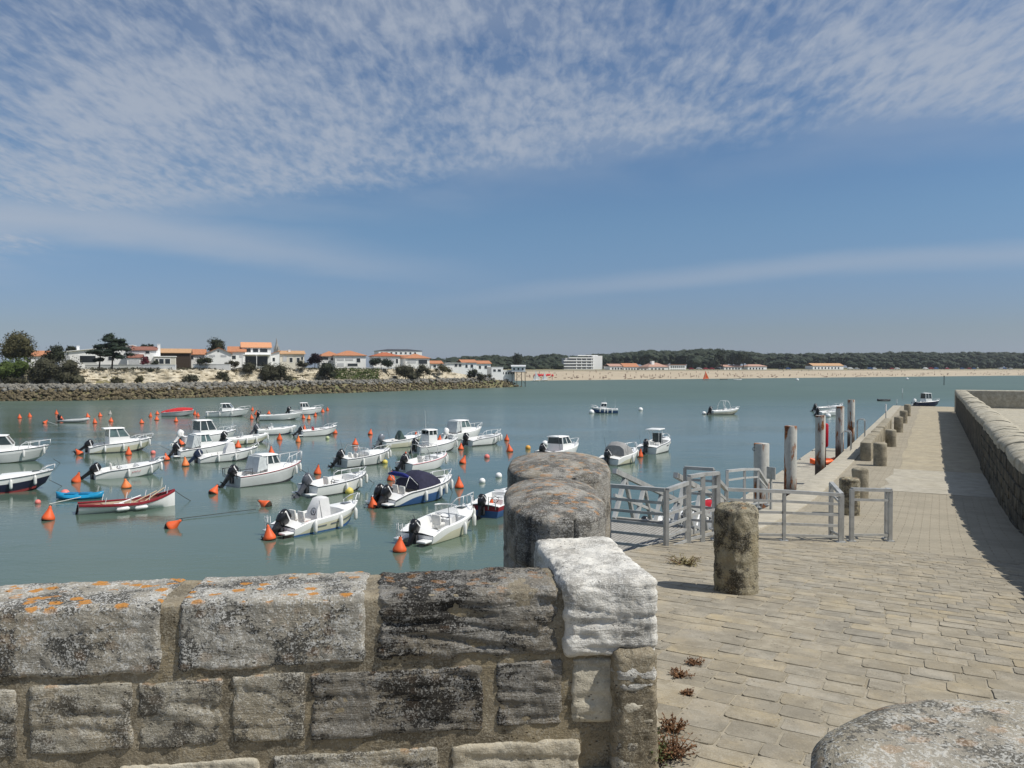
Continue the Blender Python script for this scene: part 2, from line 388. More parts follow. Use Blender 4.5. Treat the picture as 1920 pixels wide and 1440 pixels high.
for i, (Y, u, v, wd, rd, p) in enumerate(keep):
    me = PM[rng.randrange(12)]; sl = math.atan2(gz(u+.3)-gz(u-.3), .6)
    M = Matrix.LocRotScale(Vector((v, u, gz(u)-.0045+rng.uniform(-.003, .004))), Matrix.Rotation(sl+rng.uniform(-.010, .010), 3, 'X') @ Matrix.Rotation(rng.uniform(-.008, .008), 3, 'Y') @ Matrix.Rotation(rng.uniform(-.02, .02)+math.pi*rng.randrange(2), 3, 'Z'),
                           Vector((wd-rng.uniform(.002, .022), rd-rng.uniform(.002, .022), 1)))
    if i < 300:
        o = link('paving_stone', me, jetty); o.matrix_basis = M
    else:
        rest.add([M @ q.co for q in me.vertices], [tuple(f.vertices) for f in me.polygons])
tag(rest.build('paving_stones_beyond', PAVE, jetty, 18), kind='stuff')

# light coping slabs along the quay edge
rng = random.Random(8); u = 15.6
while u < 47:
    ln = rng.uniform(.9, 1.4)
    mb = MB(); mb.rbox((0, 0, 0), (.82, ln-.02, .2), .02)
    o = mb.build('coping_slab', CONC2, jetty, 40); o.location = (VL+.40, u+ln/2, gz(u+ln/2)-.058)
    o.rotation_euler = (math.atan2(gz(u+ln)-gz(u), ln), 0, 0)
    u += ln
mb = MB(); mb.loft([[(VL-.01, u, gz(u)+.03), (VL+.8, u, gz(u)+.03)] for u in range(47, 98, 5)], closed=False)
mb.build('coping_strip', CONC2, jetty)

# ================================================================== foreground parapet
WA = math.atan2(.34, 2.638); WC, WS = math.cos(WA), math.sin(WA)
def ws(px): k = (px-960)/FPX; return (3.5*k+2.32)/(WC-k*WS)
def WP(s, t, z): return Vector((-2.32+s*WC-t*WS, 3.5+s*WS+t*WC, z))
par = empty('parapet_wall', WP(1.5, .2, 5.6))
tag(par, 'weathered grey limestone parapet wall with orange lichen across the foreground', 'wall')
def pst(px0, px1, z0, z1, mt, seed, amp=.010, bed=.008, t0=0., dep=.46, rad=.016, name='stone', bow=0.):
    s0, s1 = ws(px0), ws(px1); c = WP((s0+s1)/2, t0+dep/2, (z0+z1)/2)
    o = rough_block(name, c, (s1-s0, dep, z1-z0), rad, mt, None, .0115, amp, bed, seed, WA, bow); o.parent = par; o.matrix_parent_inverse = Matrix.Translation(-par.location); return o
ZT = CAMZ-1.10
pst(-330, 297, ZT-.335, ZT, LIME, 1, .007, .004, rad=.028, name='coping_stone')
pst(326, 684, ZT-.335, ZT+.004, LIME, 2, .007, .003, rad=.028, name='coping_stone')
pst(700, 1050, ZT-.335, ZT+.002, LIME3, 3, .012, .022, rad=.035, name='coping_stone')
for k, (a, b, m_, z) in enumerate([(-260, 22, LIME2, 0), (42, 240, LIME2, .005), (250, 412, LIME2, 0), (428, 568, LIME2, .01), (578, 906, LIME3, 0), (930, 1056, LIME3, .01), (1072, 1166, CREAM, .012)]):
    pst(a, b, ZT-.69+z*.5, ZT-.37+z, m_, 20+k, .007, .009, -.002+.003*(k % 3), .45)
for k, (a, b, m_) in enumerate([(-260, 190, LIME2), (214, 480, CREAM), (505, 820, LIME2), (845, 1090, CREAM)]):
    pst(a, b, ZT-1.06, ZT-.762, m_, 40+k, .008, .009, .002, .45)
core = rough_block('mortar', WP((ws(-330)+ws(1225))/2, .232, ZT-.90), (ws(1205)-ws(-330), .432, 1.782), .02, MORT, None, .02, .006, 0, 60, WA)
core.parent = par; core.matrix_parent_inverse = Matrix.Translation(-par.location)
# corner quoins at the gateway end
def corner(name, c, d, mt, seed, rot, rad, amp=.014, bed=.016):
    o = rough_block(name, c, d, rad, mt, None, .0125, amp, bed, seed, rot); o.parent = par; o.matrix_parent_inverse = Matrix.Translation(-par.location)
corner('corner_stone', (.440, 4.33, ZT-.155), (.50, 1.02, .40), WHITE, 71, R(7), .055, .012, .016)
corner('corner_stone', (.585, 4.12, ZT-.445), (.23, .64, .15), WHITE, 72, R(7), .05, .010, .01)
corner('corner_stone', (.59, 4.12, ZT-.62), (.22, .64, .17), CREAM, 73, R(7), .05, .010, .01)
corner('corner_stone', (.585, 4.12, ZT-.83), (.23, .64, .21), LIME2, 74, R(7), .05, .010, .01)
corner('corner_stone', (.585, 4.12, ZT-1.06), (.23, .64, .22), CREAM, 76, R(7), .05, .010, .01)
corner('mortar', (.583, 4.125, ZT-.90), (.232, .645, 1.20), MORT, 75, R(7), .05, .012, 0)
corner('mortar', (.40, 4.52, ZT-.90), (.46, .70, 1.20), MORT, 77, R(7), .05, .010, 0)

# domed block on a rounded plan
def dome_block(name, c, half, z0, z1, mt, parent, ex=3.2, dome=.05, rad=.08, rotz=0., amp=.010, bed=.01, seed=0, n=84, nr=16, dz=.025, frq=4., joints=(), zj=()):
    secs = []; off = Vector((seed*2.3, seed*.9, seed*1.7)); prof = []
    k = max(2, int((z1-rad-z0)/dz))
    for i in range(k+1): prof.append((1., z0+(z1-rad-z0)*i/k))
    e = rad/min(half)
    for i in range(1, 6): a = math.pi/2*i/5; prof.append((1-e*(1-math.cos(a)), z1-rad+rad*math.sin(a)))
    r0 = prof[-1][0]
    for i in range(1, nr): prof.append((r0*(1-i/nr), z1))
    cz, s_ = math.cos(rotz), math.sin(rotz)
    for r, z in prof:
        ring = []
        for q in range(n):
            a = 2*math.pi*q/n; ca, sa = math.cos(a), math.sin(a); f = (abs(ca)**ex+abs(sa)**ex)**(-1/ex)
            p = Vector((half[0]*ca*f*r, half[1]*sa*f*r, z+(dome*(1-r*r))*(1 if z > z1-rad*1.01 else 0)))
            nr_ = Vector((ca, sa, 0)) if z < z1-rad*.5 else Vector((0, 0, 1))
            s = p+off; d = amp*(fbm(s*frq, 5)+.5*fbm(s*frq*3.7, 3))
            if nr_.z < .5 and (any(abs((a-R(q_)+math.pi) % (2*math.pi)-math.pi) < .032 for q_ in joints) or any(abs(z-q_) < .013 for q_ in zj)): d -= .022
            if bed and nr_.z < .5: d -= bed*max(0, noise.noise(Vector((s.x*3, s.y*3, s.z*20+s.x*2))))
            ring.append(p+nr_*d)
        secs.append(ring)
    mb = MB(); mb.loft(secs, True, False); mb.f.append(tuple(len(mb.v)-n+q for q in range(n)))
    return mb.build(name, mt, parent, True, c, rotz)
wing = empty('bastion_wall', (.4, 6.6, 0)); tag(wing, 'dark rounded stone bastion with lichened cap stones behind the white corner stone', 'wall')
def wchild(o): o.parent = wing; o.matrix_parent_inverse = Matrix.Translation(-wing.location); return o
wchild(dome_block('cap_stone', (.305, 5.72, 0), (.365, .84), 5.4, CAMZ-.95, CAPST, None, 2.6, .10, .035, 0, .006, .012, 81, n=220, dz=.02, frq=8., joints=(240, 285), zj=(6.50,)))
wchild(dome_block('cap_stone', (.455, 7.55, 0), (.49, .86), 5.4, CAMZ-.94, CAPST, None, 3.0, .10, .035, R(-3), .006, .010, 82, n=180, dz=.02, frq=8., joints=(285, 330)))
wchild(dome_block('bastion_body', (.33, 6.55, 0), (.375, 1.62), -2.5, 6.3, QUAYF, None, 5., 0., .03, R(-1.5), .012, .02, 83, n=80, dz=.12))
near = dome_block('parapet_end', (2.15, 1.72, 0), (1.33, .90), 5.6, ZT, NEARST, None, 3.6, .012, .09, R(-2), .010, .006, 84, n=180, nr=30)
tag(near, 'rounded lichen-speckled stone wall end at the bottom right corner', 'wall')

# ================================================================== long breakwater wall on the right
def wtop(u):                                     # top edge of the wall
    h = 2.15 if u > 22 else 2.15-.064*(22-u)
    return CAMZ-h
bw = empty('breakwater_wall', J(50, 2.3, CAMZ-4.2), -TH)
tag(bw, 'long dark breakwater wall with rounded stone cap beside the jetty walkway', 'wall')
def bchild(o): o.parent = bw; o.matrix_parent_inverse = bw.matrix_world.inverted() if False else Matrix.Translation(-Vector((2.3, 50, CAMZ-4.2))); return o
# children are modelled in the jetty frame (x = v, y = u)
mb = MB(); secs = []
for u in [3+k*1.5 for k in range(55)]:
    z1 = wtop(u)-.16; z0 = gz(u)-.5; secs.append([(1.86, u, z0), (1.86, u, z1), (2.85, u, z1), (2.85, u, 2.)])
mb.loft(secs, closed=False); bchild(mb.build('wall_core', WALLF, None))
rng = random.Random(12); u = 5.
prof = [(-.54, -.20), (-.545, -.05), (-.50, .03), (-.36, .10), (-.15, .145), (.1, .15), (.32, .11), (.47, .03), (.53, -.06), (.53, -.20)]
while u < 84.5:
    ln = rng.uniform(.5, 1.15); z = wtop(u+ln/2); jz = rng.uniform(-.045, .035); jx = rng.uniform(-.035, .035)
    mb = MB(); secs = []
    for f in (0, .07, .5, .93, 1.):
        k = .90 if f in (0, 1.) else 1.
        secs.append([(2.33+x*k+jx, u+.012+(ln-.024)*f, z-.1+q*k+jz+.03*fbm(Vector((x*3, u*2+f*2, q)), 3)) for x, q in prof])
    mb.loft(secs, True, True); bchild(mb.build('cap_stone', WALLC, None, 35)); u += ln
BM = []
for k in range(5):
    b = MB(); b.rbox((0, 0, 0), (.12, 1, 1), .05, None, 1); BM.append(b.mesh('wall_block', WALLF, 40))
for row in range(7):
    u = 9+rng.uniform(0, .6)
    while u < 38:
        ln = rng.uniform(.5, .95); z = wtop(u+ln/2)-.30-row*.34
        if z-.15 > gz(u)-.25:
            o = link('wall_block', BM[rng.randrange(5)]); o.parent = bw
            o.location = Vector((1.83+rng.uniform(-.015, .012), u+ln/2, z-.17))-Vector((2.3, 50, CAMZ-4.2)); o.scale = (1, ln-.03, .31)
        u += ln
# far return wall of the outer enclosure and its floor
ret = MB(); ret.rbox((8.2, 85.6, CAMZ-3.4), (12.8, 1.4, 2.6), .12)
tag(ret.build('return_wall', WALLC, None, 40, rotz=-TH), 'low brown stone wall turning right at the far end of the jetty', 'wall')
mb = MB(); mb.loft([[(2.8, u, CAMZ-3.75), (16, u, CAMZ-3.75)] for u in range(2, 87, 6)], closed=False)
mb.loft([[(16, u, CAMZ-3.75), (24, u, -2)] for u in range(2, 87, 6)], closed=False)
tag(mb.build('outer_platform_ground', WALLC, None, rotz=-TH), kind='structure')

# ================================================================== stone bollards
def bollard(u, v, r, h, mt, label, fine, seed, dome=.05):
    z = gz(u); p = J(u, v, z)
    o = dome_block('stone_bollard', (p.x, p.y, 0), (r, r), z-.3, z+h, mt, None, 2.15, dome, .045, seed*.7, .014 if fine else .012, 0, 100+seed, 90 if fine else 20, 14 if fine else 4, .02 if fine else .15, 11.)
    tag(o, label, 'bollard', 'stone bollards along the jetty')
bollard(8.52, -1.87, .225, .93, BOLL, 'largest stone bollard, pitted and blackened, standing before the railing', True, 1, .05)
bollard(21.9, -1.9, .25, .95, BOLL, 'stone bollard seen just behind the corner of the grey railing', True, 2, .03)
bollard(26.0, -1.96, .235, .93, BOLL2, 'stone bollard right after the railing, standing alone on the paving', False, 3)
for (u, h, lb) in ((37.0, .98, 'squarish stone bollard where the low wall begins on the jetty'), (46.4, .9, 'second stone bollard along the low jetty wall'),
                   (57., 1.0, 'third stone bollard along the low jetty wall'), (66.5, .95, 'second farthest stone bollard near the end of the jetty'), (76.5, 1.0, 'farthest small stone bollard at the end of the jetty')):
    bollard(u, -2.0, .27, h, BOLL2, lb, False, int(u))
lw = empty('low_jetty_wall', J(47, -2.7, gz(47)), -TH); tag(lw, 'low stone kerb wall joining the bollards along the jetty edge', 'wall')
u = 38.6; rng = random.Random(5)
while u < 57:
    ln = rng.uniform(1.3, 2.2); mb = MB(); mb.rbox((rng.uniform(-.02, .02), u+ln/2-47, .40+rng.uniform(-.03, .03)), (.46, ln-.03, .86), .04)
    mb.build('wall_stone', BOLL2, lw, 40); u += ln

# ================================================================== steel railings, landing and gangway
STEEL = mat('galvanised_steel', (.42, .425, .41), .5, .35, .14, 6., stain=((.22, .20, .17), 5., .55, .5))
STEEL2 = mat('galvanised_steel_pale', (.46, .47, .46), .5, .25, .10, 6.)
DECKM = mat('grey_grating', (.30, .29, .265), .8, 0, .15, 8.)
def railing(pts, hts, label, nrail=4, post=.055, name='railing', topw=.075, low=.12, tops=None, mt=None):
    mt = mt or STEEL
    base = Vector(pts[0]); o = empty(name, base); tag(o, label, 'railing')
    for p, h in zip(pts, hts):
        p = Vector(p)-base; b = MB(); b.bar(p-Vector((0, 0, .05)), p+Vector((0, 0, h)), post, post); b.box(p+Vector((0, 0, .008)), (.14, .14, .016)); b.build('post', mt, o)
    for (a, ha), (b_, hb) in zip(zip(pts, hts), zip(pts[1:], hts[1:])):
        a, b_ = Vector(a)-base, Vector(b_)-base
        m_ = MB(); m_.bar(a+Vector((0, 0, ha)), b_+Vector((0, 0, hb)), topw, .06); m_.build('handrail', mt, o)
        for k in range(nrail):
            f = low+(.80-low)*k/max(1, nrail-1)
            m_ = MB(); m_.bar(a+Vector((0, 0, ha*f)), b_+Vector((0, 0, hb*f)), .022, .045); m_.build('rail', mt, o)
    return o
def G(u, v, dz=0): return J(u, v, gz(u)+dz)
ZD = CAMZ-3.02
railing([J(12.0, -3.75, ZD), J(12.0, -4.7, ZD), J(12.0, -5.5, ZD)], [1.07, 1.07, 1.07], 'grey steel railing on the near side of the gangway landing', 5)
railing([J(14.5, -3.6, ZD), J(14.5, -4.15, ZD)], [1.12, 1.12], 'narrow grey railing panel at the head of the gangway', 4)
railing([J(12.0, -3.72, ZD), J(12.72, -3.60, ZD)], [1.07, 1.10], 'short grey railing linking the landing corner to the gate frame', 5)
railing([J(12.75, -3.58, ZD), J(13.15, -3.45, ZD), J(13.6, -3.3, ZD)], [1.20, 1.20, 1.18], 'open grey steel gate frame at the gangway entrance', 3, .07, 'gate_frame')
railing([J(13.6, -3.35, ZD), J(14.2, -3.3, ZD-.12), J(14.9, -2.4, gz(14.9)), J(15.7, -1.52, gz(15.7))], [1.10, .93, .92, .90], 'long grey steel railing running from the gate to the jetty path', 4)
railing([J(15.75, -1.5, gz(15.75)), J(16.35, -1.75, gz(16.3))], [.90, 1.08], 'short return of grey railing at the corner of the enclosure', 2, .07)
railing([J(16.05, -1.35, gz(16.)), J(16.75, -.72, gz(16.7)), J(17.2, -.80, gz(17.2))], [1.0, 1.0, 1.0], 'low grey railing panel beside the jetty walkway', 2, .07)
railing([J(18.6, -4.3, gz(18.6)), J(20.3, -4.25, gz(20.3)), J(21.8, -4.2, gz(21.8)), J(22.6, -4.1, gz(22.6))], [1.1, 1.1, 1.05, .6], 'pale steel railing along the quay edge before the piles', 2, .06, mt=STEEL2)
lit = MB(); pb = J(21.2, -3.75, gz(21.2))
lit.box((0, 0, 1.0), (.03, .28, .32)); lit.bar((0, 0, 0), (0, 0, 1.), .05, .05)
tag(lit.build('notice_board', STEEL, None, loc=pb, rotz=R(30)), 'small tilted grey notice board on a post by the railing', 'sign')

land = empty('gangway_landing', J(13.2, -4.78, ZD), -TH); tag(land, 'grey grated landing platform hanging over the water', 'platform')
mb = MB()
for k in range(24): mb.box((-.78+k*.068, 0, -.02), (.045, 2.5, .03))
mb.build('grating', DECKM, land)
mb = MB()
for y in (-1.27, 1.27): mb.box((0, y, -.06), (1.65, .05, .16))
for x in (-.80, 0, .80): mb.box((x, 0, -.07), (.05, 2.5, .10))
mb.build('frame', STEEL, land)
for x, y in ((-.7, -1.1), (-.7, 1.1)):
    b = MB(); b.tube([(x, y, -.1), (x, y, -7.)], .08, 8); b.build('leg', STEEL, land)

gang = empty('gangway', J(14.4, -4.92, ZD), -TH); tag(gang, 'grey steel truss gangway sloping down to the pontoon', 'gangway')
GL, GDZ = 14.5, -(ZD-.62)
def gp(f, x, h): return Vector((x, GL*f, GDZ*f+h))
NB = 12
for x in (-.62, .62):
    for h, nm in ((.0, 'bottom_chord'), (.98, 'top_chord')):
        b = MB(); b.bar(gp(0, x, h), gp(1, x, h), .09, .10); b.build(nm, STEEL, gang)
    b = MB(); b.bar(gp(0, x, .5), gp(1, x, .5), .05, .06); b.build('mid_rail', STEEL2, gang)
    for k in range(NB):
        b = MB(); b.bar(gp(k/NB, x, .03), gp((k+.5)/NB, x, .95), .07, .10); b.build('diagonal', STEEL2, gang)
        b = MB(); b.bar(gp((k+.5)/NB, x, .95), gp((k+1)/NB, x, .03), .07, .08); b.build('diagonal', STEEL, gang)
b = MB()
for k in range(96): b.box(gp((k+.5)/96, 0, .06), (1.16, .10, .03))
b.build('deck', DECKM, gang)

# ================================================================== mooring piles and pontoon
def pile_mat():
    m = bpy.data.materials.new('rusty_pile'); m.use_nodes = True; m.node_tree.nodes.clear(); t = NT(m.node_tree)
    P = t.add('ShaderNodeNewGeometry').outputs['Position']; z = t.add('ShaderNodeSeparateXYZ', {0: P}).outputs[2]
    Pv = t.vscale(P, (2.4, 2.4, .55))
    n = t.noise(Pv, 1.5, 6, .6); n2 = t.noise(P, 7, 5, .6)
    c = t.mix(t.ramp(n2, .3, .7), (.44, .435, .39), (.52, .515, .47))
    rim = t.ramp(z, 4.6, 4.95, 0., .14); low = t.ramp(z, 2.6, 4.0, .09, 0.)
    rm = t.ramp(t.math('ADD', t.math('ADD', n, rim), low), .56, .66)
    c = t.mix(rm, c, t.mix(t.ramp(n2, .4, .6), (.33, .12, .035), (.13, .045, .02)))
    c = t.mix(t.ramp(t.math('MULTIPLY_ADD', n, 1.6, z), 2.3, 3.3, .92, 0.), c, (.055, .032, .02))
    b = t.add('ShaderNodeBsdfPrincipled', {'Base Color': c, 'Roughness': .8, 'Specular IOR Level': .25, 'Normal': t.add('ShaderNodeBump', {'Strength': .5, 'Distance': .02, 'Height': n2})})
    t.add('ShaderNodeOutputMaterial', {0: b}); return m
PILE = pile_mat()
BLK = mat('black_rubber', (.018, .018, .02), .5, 0, .2)
for i, (d, dx, top, lb) in enumerate([(31, .12, 4.78, 'nearest and thickest rusty steel mooring pile with a side ring'), (38, 0, 4.95, 'second rusty steel mooring pile from the railing'),
                            (48, 0, 4.85, 'third steel pile with a long rust stain beside the orange kayak'), (58, 0, 4.92, 'fourth rusty steel mooring pile, dark at its foot'), (67, -.1, 5.05, 'farthest steel mooring pile with a small white plate')]):
    u = d/CT-7*ST; p = J(u, -6.15+dx, 0); r = .30
    e = empty('mooring_pile', p); tag(e, lb, 'pile', 'steel mooring piles beside the quay')
    b = MB(); b.lathe([(r, -3), (r, top-.04), (r-.01, top)], n=24); b.build('shaft', PILE, e, 40)
    b = MB(); b.lathe([(r+.005, 1.4), (r+.005, 1.2)], n=16)
    if i == 0:
        b = MB(); b.tube([(-.30+.0*k-.07*math.sin(a), -.05, top-.22+.07*math.cos(a)) for k, a in enumerate([math.pi*2*q/10 for q in range(11)])], .015, 6); b.build('ring', BLK, e, True)
    if i == 4:
        b = MB(); b.box((.08, -.31, 2.9), (.16, .02, .45)); b.build('plate', STEEL2, e)
PONT = mat('pontoon_boards', (.40, .37, .30), .85, 0, .12, 2.5, .01, 12)
pon = empty('floating_pontoon', J(50, -8.0, 0), -TH); tag(pon, 'long floating pontoon with pale decking beside the mooring piles', 'pontoon')
PW = 2.7
for k in range(6):
    b = MB(); b.rbox((0, -21+k*8.2, .22), (PW-.1, 7.6, .5), .08); b.build('float', mat('pontoon_concrete', (.33, .32, .29), .9), pon, 40)
b = MB()
for k in range(250): b.box((0, -25+k*.2, .53), (PW, .18, .05))
tag(b.build('deck_boards', PONT, pon), kind='stuff')
b = MB(); b.rbox((2.45, -21.5, .30), (2.2, 5., .5), .06); b.build('landing_float', PONT, pon, 40)
for k in range(7):
    b = MB(); b.rbox((-PW/2+.15, -22+k*7.3, .62), (.12, .34, .12), .03); b.build('cleat', STEEL, pon, 40)
RED = mat('red_plastic', (.52, .02, .03), .4, 0, .1); ORNG = mat('orange_plastic', (.85, .13, .02), .4, 0, .08)
WHT = mat('white_gelcoat', (.82, .82, .80), .35, 0, .03, 2., spec=.5)
e = empty('lifebuoy_station', J(60.2, -6.85, .56)); tag(e, 'tall red lifebuoy box on a thin post beside the fourth pile', 'lifebuoy box')
b = MB(); b.tube([(0, 0, 0), (0, 0, 2.6)], .045, 8); b.build('post', BLK, e, True)
b = MB(); b.rbox((0, 0, 2.35), (.40, .3, 1.75), .14); b.build('box', RED, e, 40)
def kayak(name, L, B, H, mt, mt2, loc, rz, label, cat, dz=0., grp=None):
    e = empty(name, loc, rz); tag(e, label, cat, grp); b = MB(); secs = []
    for k in range(17):
        t = k/16; f = max(.03, math.sin(math.pi*min(1, max(0, t)))**.55); x = -L/2+L*t; rise = .35*H*abs(2*t-1)**2.5
        secs.append([(x, B/2*f*c, dz+H*.5+rise+H*.5*s) for c, s in [(math.cos(a), math.sin(a)) for a in [2*math.pi*q/12 for q in range(12)]]])
    b.loft(secs, True, True); b.build('hull', mt, e, 50)
    for x in (-.18*L, .12*L):
        b = MB(); b.rbox((x, 0, dz+H*1.0), (.22*L, B*.55, H*.22), .04); b.build('seat_well', mt2, e, 40)
    b = MB(); b.tube([(-L*.3, B*.40, dz+H*.95), (L*.3, B*.40, dz+H*.95)], .018, 5); b.build('grab_line', mt2, e); return e
kayak('kayak', 2.5, .85, .42, ORNG, mat('dark_orange', (.55, .07, .02), .5), J(62, -7.2, .56), R(20), 'orange kayak lying on the pontoon deck beside the red lifebuoy box', 'kayak')

# small ladders and poles on the quay face further out
for (u, lb, h) in ((43., 'thin grey ladder rail at the quay edge by the low wall', 1.0), (52., 'dark steel stair rail on the quay edge beyond the low wall', 1.1)):
    e = empty('quay_ladder', J(u, VL-.15, gz(u)), -TH); tag(e, lb, 'ladder')
    for y in (-.28, .28):
        b = MB(); b.tube([(0, y, -3.6), (0, y, h-.1), (.12, y, h), (.35, y, h), (.42, y, h-.1), (.42, y, 0)], .025, 6); b.build('stringer', STEEL, e)
    for k in range(10):
        b = MB(); b.tube([(0, -.28, -3.4+k*.34), (0, .28, -3.4+k*.34)], .016, 5); b.build('rung', STEEL, e)
for (u, v, h, lb) in ((66, -3.2, .9, 'thin white-topped pole on the jetty edge near the far bollards'), (110, -4.1, .9, 'slender pale pole standing in the water off the jetty end'), (117, -3.7, .9, 'most distant slender pale pole off the jetty end')):
    e = empty('marker_pole', J(u, v, gz(u) if v > VL else 0)); tag(e, lb, 'pole'); hh = h if v > VL else h+2.4
    b = MB(); b.tube([(0, 0, 0), (0, 0, hh)], .035, 6); b.build('shaft', STEEL, e)
    b = MB(); b.tube([(0, 0, hh), (0, 0, hh+.55)], .06, 8); b.build('tip', WHT, e)
# ================================================================== BOATS
GEL = WHT
GELC = mat('cream_gelcoat', (.66, .63, .48), .35, 0, .04, 2., spec=.5)
GELG = mat('pale_grey_gelcoat', (.60, .61, .60), .4, 0, .05, 2., spec=.5)
NAVY = mat('navy_gelcoat', (.018, .02, .05), .3, 0, .1, 2., spec=.5)
BLUE = mat('blue_gelcoat', (.045, .11, .27), .35, 0, .08, 2., spec=.5)
BOOTB = mat('blue_antifouling', (.03, .09, .22), .6); BOOTK = mat('dark_antifouling', (.03, .032, .035), .6, 0, .3); BOOTR = mat('red_antifouling', (.22, .03, .03), .6)
DKRED = mat('dark_red_paint', (.28, .025, .035), .5, 0, .12)
GREYM = mat('dark_grey_engine', (.085, .09, .105), .35); ENG = mat('black_engine', (.012, .012, .014), .28, spec=.5); ENGB = mat('blue_black_engine', (.02, .03, .06), .28)
SILV = mat('silver_engine', (.22, .235, .26), .35, .4); WSTR = mat('white_decal', (.75, .75, .75), .5)
GLASS = mat('dark_tinted_glass', (.035, .05, .05), .08, 0, .2, spec=.6); GLASSG = mat('greenish_glass', (.10, .15, .145), .10, 0, .2, spec=.6)
CLEAR = mat('clear_acrylic', (.55, .58, .58), .1, 0, .05, alpha=.35)
CHROME = mat('stainless_tube', (.66, .67, .67), .35, .15)
CUSH = mat('white_vinyl', (.68, .67, .63), .6); GREYC = mat('grey_canvas', (.27, .27, .265), .85, 0, .15, 5, .01, 10); NAVC = mat('navy_canvas', (.02, .02, .045), .85, 0, .2, 5, .01, 12)
ROYAL = mat('royal_blue_canvas', (.012, .018, .16), .8, 0, .15); WCAN = mat('white_canvas', (.66, .66, .65), .8, 0, .05, 3, .02, 9); REDC = mat('red_canvas', (.55, .03, .035), .8, 0, .1, 5, .01, 8)
DARKIN = mat('dark_interior', (.03, .03, .03), .8); WOOD = mat('varnished_wood', (.25, .13, .05), .5); WOODP = mat('pale_wood', (.42, .33, .22), .7); YELL = mat('yellow_plastic', (.70, .58, .10), .5)
FEND = mat('white_fender', (.72, .72, .69), .5); ROPE = mat('dark_rope', (.06, .06, .055), .9); ROPEW = mat('white_rope', (.6, .6, .56), .9)
MARK = mat('dark_lettering', (.05, .05, .06), .5); PINK = mat('pink_stripe', (.62, .25, .28), .5)

